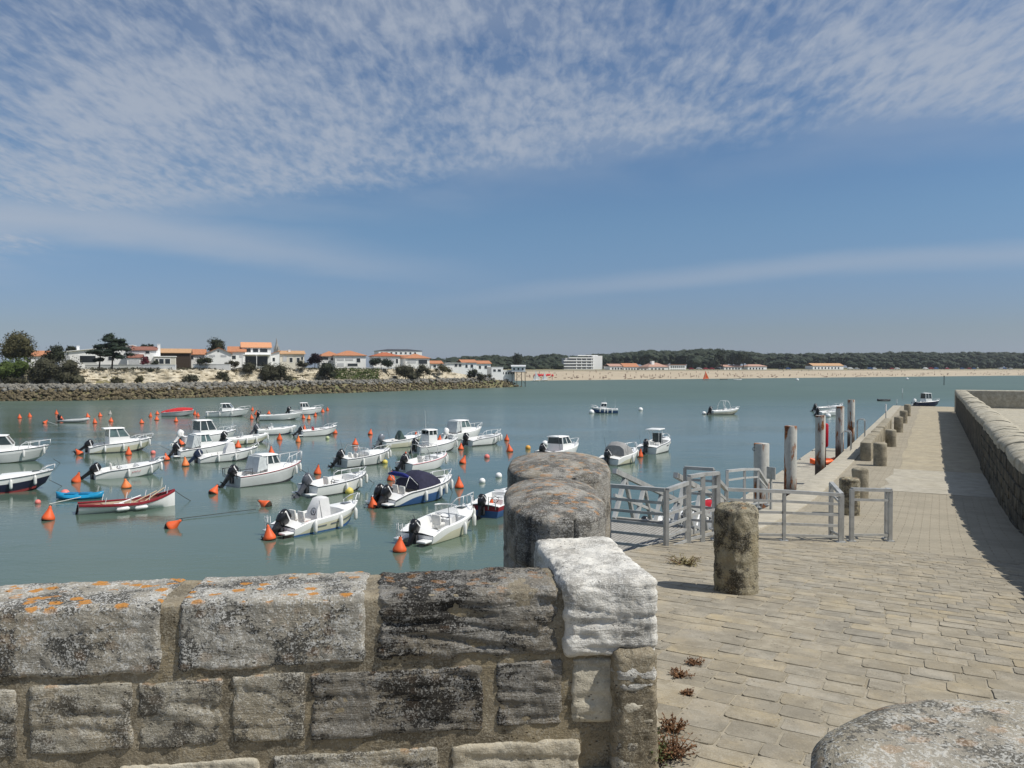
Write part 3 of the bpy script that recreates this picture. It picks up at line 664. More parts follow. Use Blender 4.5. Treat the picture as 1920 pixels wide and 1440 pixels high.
def hull_form(L, B, fb, bow, swoop=0., full=2.3):
    st = []; N = 18
    for i in range(N+1):
        t = i/N; x = -L/2+L*t
        b = B/2*(.90+.10*math.sin(math.pi*min(t, .45)/.9)) if t < .45 else B/2*max(.03, (1-((t-.45)/.55)**full))**.85
        g = fb+(bow-fb)*t**1.7
        if swoop: g -= swoop*max(0, 1-t/.22)**1.5
        ch = b*(.88-.35*max(0, (t-.5)/.5)**1.5); zc = .03+.34*max(0, (t-.5)/.5)**1.6
        zk = -.28+.75*max(0, (t-.72)/.28)**2.2
        st.append((t, x, b, g, ch, min(zc, g-.1), min(zk, zc)))
    return st
def rk(L, t, z, g, zk): return .13*L*max(0, (t-.55)/.45)**2*(1-max(0., min(1., (z+.2)/(g+.2))))
def boat(px, py, head, L, B=None, fb=.55, bow=.9, hull=None, top=None, boot=None, swoop=.0, split=.62, cockpit=(.07, .62), label='', extras=(), eng=('black', 1), fend=((.25, -1), (.6, -1)),
         rail=True, name='motor_boat', cat='boat', strake=None, tilt=35, group='boats moored in the harbour', floor=.16, fz=.0, stripes=0):
    L *= .95; hull = hull or GEL; top = top or GEL; B = (B or L*.40)*1.06; fb *= 1.12; bow *= 1.14; head += random.Random(int(px*3+py*11)).uniform(-6, 6)
    p = at_z(px, py); e = empty(name, p, R(head)); tag(e, label, cat, group)
    rg = random.Random(int(px*7+py)); e.rotation_euler = (rg.uniform(-.02, .02), rg.uniform(-.02, .01), R(head))
    st = hull_form(L, B, fb, bow, swoop)
    def pt(s, y, z, sg): return (s[1]-rk(L, s[0], z, s[3], s[6]), sg*y, z)
    lo, hi, bt, dk = MB(), MB(), MB(), MB(); SL, SH, SB = [], [], []
    for s in st:
        t, x, b, g, ch, zc, zk = s
        sp = split if not swoop else max(.12, split*(1-1.0*max(0, 1-t/.34)**1.6))
        ym, zm = ch+(b-ch)*sp**.7, zc+(g-zc)*sp
        SL.append([pt(s, ym, zm, -1), pt(s, ch+.015, zc+.03, -1), pt(s, ch, zc, -1), pt(s, 0, zk, 1), pt(s, ch, zc, 1), pt(s, ch+.015, zc+.03, 1), pt(s, ym, zm, 1)])
        SH.append([[pt(s, b, g, sg), pt(s, ym+(b-ym)*.5+.01, zm+(g-zm)*.5, sg), pt(s, ym, zm, sg)] for sg in (-1, 1)])
        SB.append([[pt(s, ch+.010, zc-.12, sg), pt(s, ch+.022, max(zc+.035, .075), sg)] for sg in (-1, 1)])
    lo.loft(SL, False); n = len(SL[0]); lo.f.append(tuple(range(n)))
    for sg in (0, 1): hi.loft([q[sg] for q in SH], False)
    a = SH[0]; hi.f.append(())
    hi.f.pop(); hi.quad(a[0][0], a[0][2], a[1][2], a[1][0])
    ho = lo.build('hull', hull, e, 35); hi.build('topside', top, ho, 35)
    if boot:
        for sg in (0, 1): bt.loft([q[sg] for q in SB if q[sg][0][2] < .15], False)
        bt.build('boot_stripe', boot, ho)
    # deck: side decks, cockpit well, foredeck
    rows = []; c0, c1 = cockpit; wd = .10+.02*B
    def drow(s, well):
        t, x, b, g = s[:4]; i = max(.0, b-wd); zf = floor
        if well: return [(x, -b, g), (x, -b+.02, g+.03), (x, -i, g+.03), (x, -i+.03, zf), (x, i-.03, zf), (x, i, g+.03), (x, b-.02, g+.03), (x, b, g)]
        cr = .05*min(1, b/(B*.4))+fz*min(1, b/(B*.3))
        return [(x, -b, g), (x, -b*.97, g+.03), (x, -i, g+.035), (x, -i*.4, g+.04+cr), (x, i*.4, g+.04+cr), (x, i, g+.035), (x, b*.97, g+.03), (x, b, g)]
    for s in st:
        t = s[0]; well = c0 < t < c1
        if rows and well != rows[-1][1]:
            rows.append((drow(s if not well else s, rows[-1][1]), rows[-1][1]))
        rows.append((drow(s, well), well))
    dk.loft([r[0] for r in rows], False); dk.build('deck', GEL if top is not NAVY else GEL, e, 30)
    if strake is None and random.Random(int(px*5)).random() < .65: strake = GREYM
    if strake:
        for sg, k in ((-1, 0), (1, 1)):
            b_ = MB(); b_.tube([Vector(q[k][0])+Vector((0, sg*.012, -.01)) for q in SH], .028, 6); b_.build('rubbing_strake', strake, e, True)
    g_at = lambda t: st[min(18, max(0, int(round(t*18))))]
    for k in range(stripes):
        b_ = MB(); s0, s1 = [(.22, .36), (.42, .55), (.62, .82), (.30, .50)][k % 4]
        pts = [s for s in st if s0-.03 <= s[0] <= s1+.03]
        b_.loft([[pt(s, s[4]+(s[2]-s[4])*(.42)**.7+.012, s[5]+(s[3]-s[5])*.40, -1), pt(s, s[4]+(s[2]-s[4])*.52**.7+.012, s[5]+(s[3]-s[5])*.50, -1)] for s in pts], False)
        b_.build('hull_stripe', SILV, e)
    # outboards
    kind, ne = eng
    em = {'black': ENG, 'grey': GREYM, 'blue': ENGB, 'silver': SILV, 'white': GEL}[kind] if ne else None
    for k in range(ne):
        y = 0 if ne == 1 else (-.30, .30)[k]
        outboard(e, (-L/2-.10, y, st[0][3]*.75), em, tilt, WSTR if kind in ('black', 'grey', 'blue') else None, 1.05 if L < 4.6 else 1.22)
    for (t, sg) in fend:
        s = g_at(t); fender(e, (s[1], sg*(s[2]+.10), max(.34, s[3]-.38)), .58, .095, s[3])
    if rail: bow_rail(e, st, rail if isinstance(rail, tuple) else (.68, .38))
    for fn, kw in extras: fn(e, st, L, B, **kw)
    small_gear(e, st, L, B, rg)
    return e
def small_gear(e, st, L, B, rg):
    s = s_at(st, .84); b = MB(); b.rbox((s[1], 0, s[3]+.10), (.42, .36, .05), .02); b.build('deck_hatch', GLASS if rg.random() < .5 else SILV, e, 40)
    for t in (.12, .93):
        for sg in (-1, 1):
            s = s_at(st, t); b = MB(); b.tube([(s[1]-.11, sg*max(0, s[2]-.07), s[3]+.07), (s[1]+.11, sg*max(0, s[2]-.07), s[3]+.07)], .022, 5); b.build('cleat', CHROME, e)
    for sg in (-1, 1):
        s = s_at(st, rg.choice((.2, .28, .34))); b = MB(); h = rg.choice((.25, .3, .9, 1.4)); b.tube([(s[1], sg*(s[2]-.07), s[3]), (s[1]-.25*h, sg*(s[2]-.02), s[3]+h)], [.022, .012], 5); b.build('rod_holder', ENG if h < .5 else SILV, e)
    if rg.random() < .7:
        s = s_at(st, .3); b = MB(); c_ = Vector((s[1]+rg.uniform(-.3, .6), rg.uniform(-.4, .4), .22))
        for k in range(3): b.tube([c_+Vector(((.18-.04*k)*math.cos(a), (.18-.04*k)*math.sin(a), .04*k)) for a in [6.283*q/10 for q in range(11)]], .022, 5)
        b.build('rope_coil', rg.choice([ROPE, ROPEW, BOOTB]), e, True)
    if rg.random() < .6:
        s = s_at(st, .22); b = MB(); b.rbox((s[1], rg.uniform(-.3, .3)*B, .30), (.36, .30, .28), .05); b.build('fuel_tank', rg.choice([RED, ENG, ORNG, GREYC]), e, 40)
def outboard(e, c, mt, tilt, stripe, sc=1.):
    rot = Matrix.Rotation(R(tilt), 3, 'Y'); c = Vector(c)
    def T(p): return rot @ (Vector(p)*sc)+c
    b = MB(); secs = []
    for z, hx, hy, ox in ((.08, .14, .12, 0.), (.13, .21, .155, -.015), (.30, .255, .185, -.03), (.46, .26, .19, -.04), (.58, .235, .175, -.05), (.66, .19, .14, -.06), (.69, .10, .07, -.06)):
        ring = []
        for q in range(16):
            a = 2*math.pi*q/16; ca, sa = math.cos(a), math.sin(a); f = (abs(ca)**3+abs(sa)**3)**(-1/3)
            ring.append(T((-.18+ox+hx*ca*f, hy*sa*f, z)))
        secs.append(ring)
    b.loft(secs, True, True); o = b.build('outboard_motor', mt, e, 50)
    b = MB(); b.loft([[T((-.20+x*w1, y*w2, z)) for x, y in ((-1, -1), (1, -1), (1, 1), (-1, 1))] for z, w1, w2 in ((.10, .13, .11), (-.1, .10, .07), (-.45, .085, .05), (-.75, .10, .045))], True, True)
    b.rbox(T((-.24, 0, -.48)), (.36*sc, .22*sc, .025), .01, rot)
    b.tube([T((-.42, 0, -.72)), T((-.30, 0, -.72)), T((0, 0, -.72)), T((.06, 0, -.72))], [.03*sc, .06*sc, .055*sc, .01], 8)
    for k in range(3):
        a = 2*math.pi*k/3; b.add([T((-.40, 0, -.72)), T((-.37, .16*math.cos(a), -.72+.16*math.sin(a))), T((-.43, .16*math.cos(a+.7), -.72+.16*math.sin(a+.7)))], [(0, 1, 2)])
    b.build('drive_leg', mt, o, 40)
    b = MB(); b.box(c+Vector((.02, 0, -.10)), (.22, .26, .40), None); b.build('mounting_bracket', BOOTK, o)
    if stripe:
        b = MB()
        for sg in (-1, 1): b.quad(*[T(q) for q in ((-.42, sg*.188, .52), (-.02, sg*.195, .40), (-.02, sg*.198, .455), (-.40, sg*.180, .565))])
        b.quad(*[T(q) for q in ((-.475, -.10, .42), (-.475, .10, .42), (-.465, .10, .48), (-.465, -.10, .48))])
        b.build('decal', stripe, o)
def fender(e, c, ln, r, gz_=None, mt=None):
    b = MB(); x, y, z = c
    b.lathe([(.012, ln/2+.05), (.03, ln/2+.02), (r*.75, ln/2-.03), (r, ln/2-.11), (r, -ln/2+.11), (r*.75, -ln/2+.03), (.03, -ln/2)], c, 10)
    if gz_: b.tube([(x, y, z+ln/2+.04), (x, y*.97, gz_+.04)], .012, 4)
    b.build('fender', mt or FEND, e, 50)
def bow_rail(e, st, cfg):
    t0, h = cfg; pts = [s for s in st if s[0] >= t0]; L_, R_ = [], []
    for s in pts:
        f = min(1, (s[0]-t0)/.12+.15)
        L_.append(Vector((s[1]+(.10 if s[0] > .99 else 0), max(s[2]-.06, .05), s[3]+.06+h*f)))
    b = MB(); top = L_+[Vector((p.x, -p.y, p.z)) for p in reversed(L_[:-1])]
    b.tube(top, .026, 6)
    for k in range(0, len(pts), 2):
        for sg in (1, -1):
            q = L_[k]; b.tube([(q.x-.04, sg*q.y, pts[k][3]+.02), (q.x, sg*q.y, q.z)], .021, 5)
    b.build('bow_rail', CHROME, e, True)
# ---- superstructure
def s_at(st, t): return st[min(18, max(0, int(round(t*18))))]
def cuddy(e, st, L, B, t0=.42, t1=.78, h=.28, wf=.70):
    b = MB(); secs = []
    for k in range(7):
        t = t0+(t1-t0)*k/6; s = s_at(st, t); g = s[3]+.03; hh = h*(1-(k/6)**2.2); wb = s[2]*wf; x = -L/2+L*t
        secs.append([(x, -wb, g-.05), (x, -wb*.86, g+hh*.8), (x, -wb*.6, g+hh), (x, wb*.6, g+hh), (x, wb*.86, g+hh*.8), (x, wb, g-.05)])
    b.loft(secs, False); b.f.append(tuple(range(5, -1, -1))); b.build('cabin_trunk', GEL, e, 40)
def house(e, st, L, B, t0=.36, t1=.62, h=1.05, w0=.78, rake=.30, back=.05, roof_over=.35, wt=.86, glass=None, base=None, rear='open', hatch=True, roofm=None, sidew=.58, name='wheelhouse', zb=None):
    glass = glass or GLASS; x0, x1 = -L/2+L*t0, -L/2+L*t1; s = s_at(st, (t0+t1)/2); g = (s[3]+.02) if zb is None else zb; wb = s_at(st, t1)[2]*w0; wb0 = s[2]*w0
    wb = min(wb, wb0); hb = h*(1-sidew)
    # lower box then window band with corner posts and panes, then roof
    b = MB(); b.loft([[(x0, -wb0, g-.2), (x1, -wb, g-.2), (x1, wb, g-.2), (x0, wb0, g-.2)], [(x0, -wb0*.97, g+hb), (x1-.04, -wb*.95, g+hb), (x1-.04, wb*.95, g+hb), (x0, wb0*.97, g+hb)]], True, True)
    o = b.build(name, base or GEL, e)
    xf, xb = x1-.04-rake, x0+back; zt = g+h
    A = [Vector((x0, -wb0*.97, g+hb)), Vector((x1-.04, -wb*.95, g+hb)), Vector((x1-.04, wb*.95, g+hb)), Vector((x0, wb0*.97, g+hb))]
    T = [Vector((xb, -wb0*wt, zt)), Vector((xf, -wb*wt*.95, zt)), Vector((xf, wb*wt*.95, zt)), Vector((xb, wb0*wt, zt))]
    for a, t in list(zip(A, T))+[((A[0]+A[1])/2, (T[0]+T[1])/2), ((A[2]+A[3])/2, (T[2]+T[3])/2)]:
        MB().bar(a, t, .07, .07).build('window_post', base or GEL, o)
    def pane(p, q, nm, mt, inset=.05, out=.0):
        a0, a1, t1_, t0_ = p[0], p[1], q[1], q[0]; c = (a0+a1+t0_+t1_)/4
        pts = [v+(c-v)*inset for v in (a0, a1, t1_, t0_)]; nrm = (pts[1]-pts[0]).cross(pts[3]-pts[0]).normalized()*.012
        b = MB(); b.loft([[v-nrm for v in pts], [v+nrm for v in pts]], True, True); b.build(nm, mt, o)
    mA, mT = (A[0]+A[1])/2, (T[0]+T[1])/2; nA, nT = (A[2]+A[3])/2, (T[2]+T[3])/2
    pane((A[0], mA), (T[0], mT), 'side_window', glass); pane((mA, A[1]), (mT, T[1]), 'side_window', glass)
    pane((nA, A[3]), (nT, T[3]), 'side_window', glass); pane((A[2], nA), (T[2], nT), 'side_window', glass)
    pane((A[1], A[2]), (T[1], T[2]), 'windscreen', glass, .03)
    if rear == 'glass': pane((A[3], A[0]), (T[3], T[0]), 'rear_door', glass, .04)
    elif rear == 'canvas':
        xr = x0-.75; b = MB(); b.loft([[T[0], T[3], A[3]-Vector((0, 0, .3)), A[0]-Vector((0, 0, .3))], [Vector((xr+.25, -wb0*wt, zt-.03)), Vector((xr+.25, wb0*wt, zt-.03)), Vector((xr, wb0*.95, g-.02)), Vector((xr, -wb0*.95, g-.02))]], True, True)
        b.build('canvas_enclosure', mat('clear_vinyl_canvas', (.55, .58, .58), .3, 0, .1, 4., .02, 6.), o)
    b = MB(); xr = xb-roof_over
    secs = []
    for f, k in ((0, .90), (.08, 1.), (.5, 1.04), (.85, 1.), (.97, .93), (1., .86)):
        x = xr+(xf+.14-xr)*f; wq = (wb0*wt+.06)*k; dz = .05*math.sin(math.pi*min(1, f*.9+.1)); secs.append([(x, -wq, zt), (x, -wq*.93, zt+.045+dz*.5), (x, 0, zt+.07+dz), (x, wq*.93, zt+.045+dz*.5), (x, wq, zt), (x, 0, zt-.01)])
    b.loft(secs, True, True); b.build('roof', roofm or GEL, o, 50)
def console(e, st, L, B, t=.45, h=.62, screen=True, cover=None, w=.62, emblem=False):
    x = -L/2+L*t; z = .16
    if cover:
        b = MB(); b.loft([[(x-.48, -.42, z+.25), (x+.42, -.42, z+.25), (x+.42, .42, z+.25), (x-.48, .42, z+.25)], [(x-.38, -.36, z+.8), (x+.40, -.38, z+.8), (x+.40, .38, z+.8), (x-.38, .36, z+.8)],
                [(x-.12, -.30, z+1.28), (x+.34, -.33, z+1.30), (x+.34, .33, z+1.30), (x-.12, .30, z+1.28)], [(x+.0, -.2, z+1.34), (x+.28, -.2, z+1.35), (x+.28, .2, z+1.35), (x+.0, .2, z+1.34)]], True, True)
        o = b.build('console_cover', cover, e, 50)
        if emblem:
            b = MB(); cc = Vector((x-.35, -.10, z+.70)); tx = Vector((.0, 1, 0)); tz = Vector((.30, 0, 1)).normalized()
            b.tube([cc+Vector((-.05, 0, 0))+tx*.17*math.cos(a)+tz*.17*math.sin(a) for a in [2*math.pi*q/20 for q in range(21)]], .018, 6)
            b.bar(cc+Vector((-.05, 0, 0))-tx*.06-tz*.06, cc+Vector((-.05, 0, 0))+tx*.06+tz*.08, .06, .01)
            b.build('ring_emblem', MARK, o, True)
        return
    b = MB(); b.loft([[(x-.25, -w/2, z), (x+.35, -w/2, z), (x+.35, w/2, z), (x-.25, w/2, z)], [(x-.25, -w/2, z+h*.8), (x+.28, -w/2*.9, z+h), (x+.28, w/2*.9, z+h), (x-.25, w/2, z+h*.8)]], True, True)
    o = b.build('console', GEL, e)
    b = MB(); b.quad((x-.252, -w*.4, z+h*.68), (x-.252, w*.4, z+h*.68), (x-.06, w*.36, z+h*.90), (x-.06, -w*.36, z+h*.90)); b.build('dashboard', DARKIN, o)
    b = MB(); c = Vector((x-.34, .08, z+h*.78)); b.tube([c+Vector((.05*math.sin(a), .17*math.cos(a), .16*math.sin(a))) for a in [2*math.pi*q/14 for q in range(15)]], .018, 5)
    b.tube([c, c+Vector((.12, 0, -.04))], .02, 5); b.build('steering_wheel', ENG, o, True)
    if screen:
        b = MB(); ar = [Vector((x+.30*math.cos(a)-.02, w*.52*math.sin(a), 0)) for a in [R(-80+160*q/10) for q in range(11)]]
        b.loft([[p+Vector((0, 0, z+h*.92)) for p in ar], [p*.9+Vector((-.10, 0, z+h+.34)) for p in ar]], False); b.build('windscreen', CLEAR, o, True)
        b = MB(); b.tube([p*.9+Vector((-.10, 0, z+h+.34)) for p in ar], .014, 5); b.build('screen_rim', CHROME, o, True)
def seat(e, st, L, B, t=.3, y=0., mt=None, ped=False):
    x = -L/2+L*t; b = MB(); z = .16
    b.rbox((x, y, z+.42), (.42, .46, .12), .04); b.rbox((x-.19, y, z+.66), (.10, .46, .44), .04, Matrix.Rotation(-.15, 3, 'Y'))
    if ped: b.tube([(x, y, z), (x, y, z+.38)], .05, 8)
    else: b.box((x, y, z+.18), (.36, .40, .36))
    b.build('seat', mt or CUSH, e, 40)
def bench(e, st, L, B, t=.14, mt=None):
    s = s_at(st, t); b = MB(); b.rbox((-L/2+L*t, 0, .42), (.42, s[2]*1.5, .12), .04); b.box((-L/2+L*t, 0, .27), (.36, s[2]*1.4, .22)); b.build('bench', mt or CUSH, e, 40)
def wrapscreen(e, st, L, B, t=.52, h=.42, w=.78, fm=None):
    s = s_at(st, t); x = -L/2+L*t; wq = s[2]*w; g = s[3]+.05; b = MB()
    ar = [Vector((x+.55*math.cos(a)-.15, wq*math.sin(a), 0)) for a in [R(-95+190*q/14) for q in range(15)]]
    b.loft([[p+Vector((0, 0, g)) for p in ar], [Vector(((p.x-x)*.8+x-.20, p.y*.88, g+h)) for p in ar]], False); o = b.build('windscreen', CLEAR, e, True)
    b = MB(); b.tube([Vector(((p.x-x)*.8+x-.20, p.y*.88, g+h)) for p in ar], .032, 6); b.tube([p+Vector((0, 0, g)) for p in ar], .024, 5); b.build('screen_frame', fm or CHROME, o, True)
def platform(e, st, L, B, ladder=True):
    s = st[0]
    for sg in (-1, 1):
        b = MB(); b.rbox((-L/2-.24, sg*s[2]*.66, .20), (.55, s[2]*.52, .09), .03); o = b.build('swim_platform', GEL, e, 40)
    if ladder:
        b = MB()
        for y in (s[2]*.55, s[2]*.80): b.tube([(-L/2-.40, y, .22), (-L/2-.42, y, .85), (-L/2-.30, y, .88), (-L/2-.26, y, .25)], .016, 5)
        for z in (.4, .6, .8): b.tube([(-L/2-.41, s[2]*.55, z), (-L/2-.41, s[2]*.80, z)], .014, 5)
        b.build('boarding_ladder', CHROME, e, True)
def stern_rail(e, st, L, B, h=.45, mt=None):
    s = st[0]; s2 = s_at(st, .16); g = s[3]
    for sg in (-1, 1):
        b = MB(); b.tube([(s2[1], sg*s2[2]*.93, g), (s2[1], sg*s2[2]*.93, g+h), (s[1]-.25, sg*s[2]*.9, g+h), (s[1]-.30, sg*s[2]*.5, g+h), (s[1]-.3, sg*s[2]*.5, g-.1)], .024, 5)
        b.tube([(s[1]-.2, sg*s[2]*.9, g-.1), (s[1]-.25, sg*s[2]*.9, g+h)], .024, 5)
        b.build('stern_rail', mt or CHROME, e, True)
def antenna(e, st, L, B, t=.4, y=0., h=1.6, z=1.2, dx=-.1):
    b = MB(); x = -L/2+L*t; b.tube([(x, y, z), (x+dx, y, z+h)], [.016, .008], 5); b.build('antenna', GEL, e)
def arch(e, st, L, B, t=.36, h=1.25, lean=.15, mt=None, r=.032, w=.92):
    s = s_at(st, t); x = -L/2+L*t; wq = s[2]*w; b = MB()
    b.tube([(x, -wq, s[3]), (x+lean*.6, -wq*.98, s[3]+h*.7), (x+lean, -wq*.75, s[3]+h), (x+lean, wq*.75, s[3]+h), (x+lean*.6, wq*.98, s[3]+h*.7), (x, wq, s[3])], r, 6)
    b.build('arch', mt or CHROME, e, True)
def ttop(e, st, L, B, t=.45, h=1.75):
    x = -L/2+L*t; b = MB()
    for dx in (-.30, .34):
        for sg in (-1, 1): b.tube([(x+dx, sg*.42, .5), (x+dx*1.25, sg*.5, h)], .022, 6)
    b.build('top_frame', CHROME, e, True)
    b = MB(); b.rbox((x-.02, 0, h+.05), (1.55, 1.35, .10), .045); b.build('hard_top', GEL, e, 40)
    b = MB(); b.quad((x+.36, -.42, .75), (x+.36, .42, .75), (x+.42, .46, h-.35), (x+.42, -.46, h-.35)); b.build('windscreen', GLASS, e)
def tent(e, st, L, B, t0=.2, t1=.55, h=.95, mt=None, peak=.5, name='canopy', t2=None, w=.9):
    s0, s1 = s_at(st, t0), s_at(st, t1); x0, x1 = s0[1], s1[1]; b = MB(); secs = []
    for f in (0, .12, .3, .5, .7, .88, 1.):
        x = x0+(x1-x0)*f; wq = (s0[2]+(s1[2]-s0[2])*f)*w; k = (1-abs(f-peak)/max(peak, 1-peak)); hh = h*(.30+.70*k**.6); g = s0[3]+(s1[3]-s0[3])*f
        secs.append([(x, -wq, g), (x, -wq*.9, g+hh*.7), (x, -wq*.55, g+hh*.97), (x, 0, g+hh*1.03), (x, wq*.55, g+hh*.97), (x, wq*.9, g+hh*.7), (x, wq, g)])
    b.loft(secs, False, True); b.build(name, mt or GREYC, e, 50)
def bimini_roll(e, st, L, B, t=.22, z=1.35, ln=1.7, mt=None):
    x = -L/2+L*t; b = MB(); b.tube([(x-.3, -.9, z-.02), (x-.25, -.4, z+.05), (x-.2, .5, z+.06), (x-.15, 1., z)], [.07, .13, .13, .06], 8); b.build('rolled_bimini', mt or ROYAL, e, True)
    b = MB()
    for sg in (-1, 1): b.tube([(x-.22, sg*.9, z), (x+.75, sg*.98, .75)], .016, 5); b.tube([(x-.22, sg*.9, z), (x-.75, sg*.9, .55)], .014, 5)
    b.build('bimini_frame', CHROME, e, True)
def lettering(e, st, L, B, t=.8, n=4, sg=-1, zf=.74, h=.10, mt=None):
    b = MB(); s = s_at(st, t); s2 = s_at(st, t+.06)
    d = Vector((s2[1]-s[1], sg*(s2[2]-s[2]), s2[3]-s[3])).normalized(); base = Vector((s[1], sg*(s[4]+(s[2]-s[4])*zf**.7+.03), s[5]+(s[3]-s[5])*zf))
    for k in range(n):
        q = base+d*(k*.105); b.bar(q, q+Vector((0, 0, h)), .008, .028); b.bar(q+Vector((0, 0, h*(.9 if k % 2 else .45))), q+Vector((0, 0, h*(.9 if k % 2 else .45)))+d*.055, .008, .02)
    b.build('registration_mark', mt or MARK, e)
def clutter(e, st, L, B, t=.3, seed=1, n=5, spread=.25):
    rg = random.Random(seed)
    for k in range(n):
        tt = t+rg.uniform(-spread, spread); s = s_at(st, tt); b = MB(); y = rg.uniform(-.6, .6)*s[2]; w_ = rg.uniform(.15, .4); h = rg.uniform(.15, .4)
        b.rbox((s[1], y, .16+h/2+.1), (w_, w_*rg.uniform(.6, 1.2), h), .05); b.build('locker', rg.choice([GEL, CUSH, GREYC, CUSH, DARKIN]), e, 40)
# ---- the fleet, near to far
boat(603, 988, 52, 4.9, 1.95, .52, .86, GELC, GEL, BOOTB, .20, .66, (.07, .66), 'white open boat with draped console cover bearing a dark ring emblem, blue waterline', [
    (console, dict(t=.46, cover=WCAN, emblem=True)), (seat, dict(t=.22, y=-.32, ped=True)), (seat, dict(t=.22, y=.32, ped=True)), (platform, dict()), (lettering, dict(t=.80))], ('black', 1), ((.20, -1), (.55, -1), (.84, -1)), rail=(.86, .34), tilt=48, stripes=3)
boat(833, 1001, 60, 4.7, 2.0, .55, .92, GELC, GEL, None, .22, .60, (.07, .58), 'cream and white open boat nearest the bastion with a curved windscreen', [
    (console, dict(t=.52, h=.72, w=.8, screen=False)), (wrapscreen, dict(t=.58, h=.5, w=.62)), (seat, dict(t=.38, y=-.05, ped=True)), (platform, dict()), (bench, dict(t=.16)), (lettering, dict(t=.62, n=6))], ('black', 1), ((.50, -1), (.80, -1), (.92, -1)), rail=(.80, .40), tilt=28)
boat(785, 937, 50, 5.7, 2.3, .62, 1.05, BLUE, GEL, None, .30, .60, (.06, .62), 'blue and white boat with twin black outboards and a navy canopy', [
    (tent, dict(t0=.36, t1=.64, h=.95, mt=NAVC, peak=.42)), (bimini_roll, dict(t=.26, z=1.62)), (seat, dict(t=.24, y=-.35, ped=True)), (seat, dict(t=.26, y=.35, ped=True)), (cuddy, dict(t0=.60, t1=.86, h=.10)), (platform, dict(ladder=False))], ('black', 2), ((.40, -1), (.60, -1), (.72, -1), (.88, -1)), rail=(.72, .30), tilt=42)
boat(503, 904, 53, 5.4, 2.1, .66, 1.05, GELG, GEL, BOOTK, 0, .80, (.05, .36), 'white cabin boat with a red rubbing strake and vinyl enclosed cockpit', [
    (house, dict(t0=.40, t1=.60, h=1.0, rear='canvas', rake=.22, sidew=.55)), (cuddy, dict(t0=.58, t1=.86, h=.24)), (stern_rail, dict(mt=DARKIN))], ('black', 1), ((.84, -1), (.95, -1)), rail=(.62, .62), strake=DKRED, tilt=42)
boat(633, 921, 50, 5.0, 2.0, .58, .88, GEL, GEL, BOOTK, 0, .70, (.06, .70), 'white open boat with a large striped grey outboard and yellow buoy alongside', [
    (console, dict(t=.50, screen=False, h=.6)), (seat, dict(t=.34)), (bench, dict(t=.14)), (clutter, dict(t=.3, seed=4, n=4)), (arch, dict(t=.60, h=.45, lean=0, r=.014)), (platform, dict(ladder=False)), (lettering, dict(t=.72, n=5))], ('grey', 1), ((.42, -1), (.74, -1), (.92, -1)), rail=(.56, .24), tilt=40)
boat(686, 870, 48, 5.3, 2.05, .60, .95, GELG, GEL, BOOTK, 0, .78, (.06, .48), 'grey-sided runabout with a raked windscreen and a stern arch frame', [
    (wrapscreen, dict(t=.46, h=.48, w=.86)), (cuddy, dict(t0=.46, t1=.88, h=.22)), (arch, dict(t=.22, h=.9)), (seat, dict(t=.28, y=-.35)), (seat, dict(t=.28, y=.35))], ('black', 1), ((.30, -1), (.60, -1), (.85, -1), (.93, -1)), rail=(.75, .25), tilt=45)
boat(798, 878, 48, 4.9, 1.95, .55, .88, GEL, GEL, None, 0, .62, (.06, .64), 'white boat with hooped tower frames and a pink stripe behind the navy canopy', [
    (arch, dict(t=.40, h=1.2, lean=-.3, mt=STEEL)), (arch, dict(t=.55, h=1.1, lean=.35, mt=CHROME, r=.03)), (seat, dict(t=.40)), (console, dict(t=.56, screen=True))], ('black', 1), ((.86, -1), (.94, -1)), rail=(.80, .2), strake=PINK, tilt=48)
boat(820, 846, 38, 4.9, 2.0, .55, .95, GEL, GEL, BOOTK, 0, .7, (.05, .26), 'small white fishing boat with a boxy wheelhouse and tall thin mast', [
    (house, dict(t0=.22, t1=.42, h=1.35, rake=.02, back=.02, roof_over=.10, sidew=.30, w0=.62, wt=.95)), (antenna, dict(t=.24, h=2.0, z=1.9)), (stern_rail, dict(h=.5)), (cuddy, dict(t0=.40, t1=.8, h=.16))], ('black', 1), ((.90, -1),), rail=(.72, .35), tilt=30)
boat(754, 837, 44, 5.0, 2.0, .58, .92, GELC, GEL, None, 0, .60, (.06, .55), 'white boat with cream lower hull and a green tarpaulin hump amidships', [
    (tent, dict(t0=.40, t1=.52, h=.85, mt=mat('green_tarpaulin', (.05, .085, .075), .8), peak=.5, w=.5)), (clutter, dict(t=.22, seed=9, n=4, spread=.12)), (cuddy, dict(t0=.52, t1=.9, h=.18))], ('silver', 1), (), rail=(.70, .3), tilt=40)
boat(871, 822, 42, 5.5, 2.2, .66, 1.0, GEL, GEL, BOOTK, .15, .7, (.05, .30), 'white pilothouse boat with a closed grey stern curtain, beside a white open boat', [
    (house, dict(t0=.26, t1=.55, h=1.2, rake=.34, rear='canvas', glass=GLASSG)), (cuddy, dict(t0=.54, t1=.86, h=.2)), (platform, dict(ladder=False))], ('white', 1), ((.4, -1),), rail=(.64, .4), tilt=30)
boat(908, 833, 47, 4.9, 1.95, .58, .9, GEL, GEL, BOOTK, .15, .7, (.06, .66), 'white open boat with small black outboard at the right end of the moored group', [
    (console, dict(t=.42, screen=True)), (clutter, dict(t=.3, seed=15, n=4)), (bench, dict(t=.14))], ('black', 1), ((.62, -1), (.75, -1), (.88, -1), (.95, -1)), rail=(.60, .38), tilt=25)
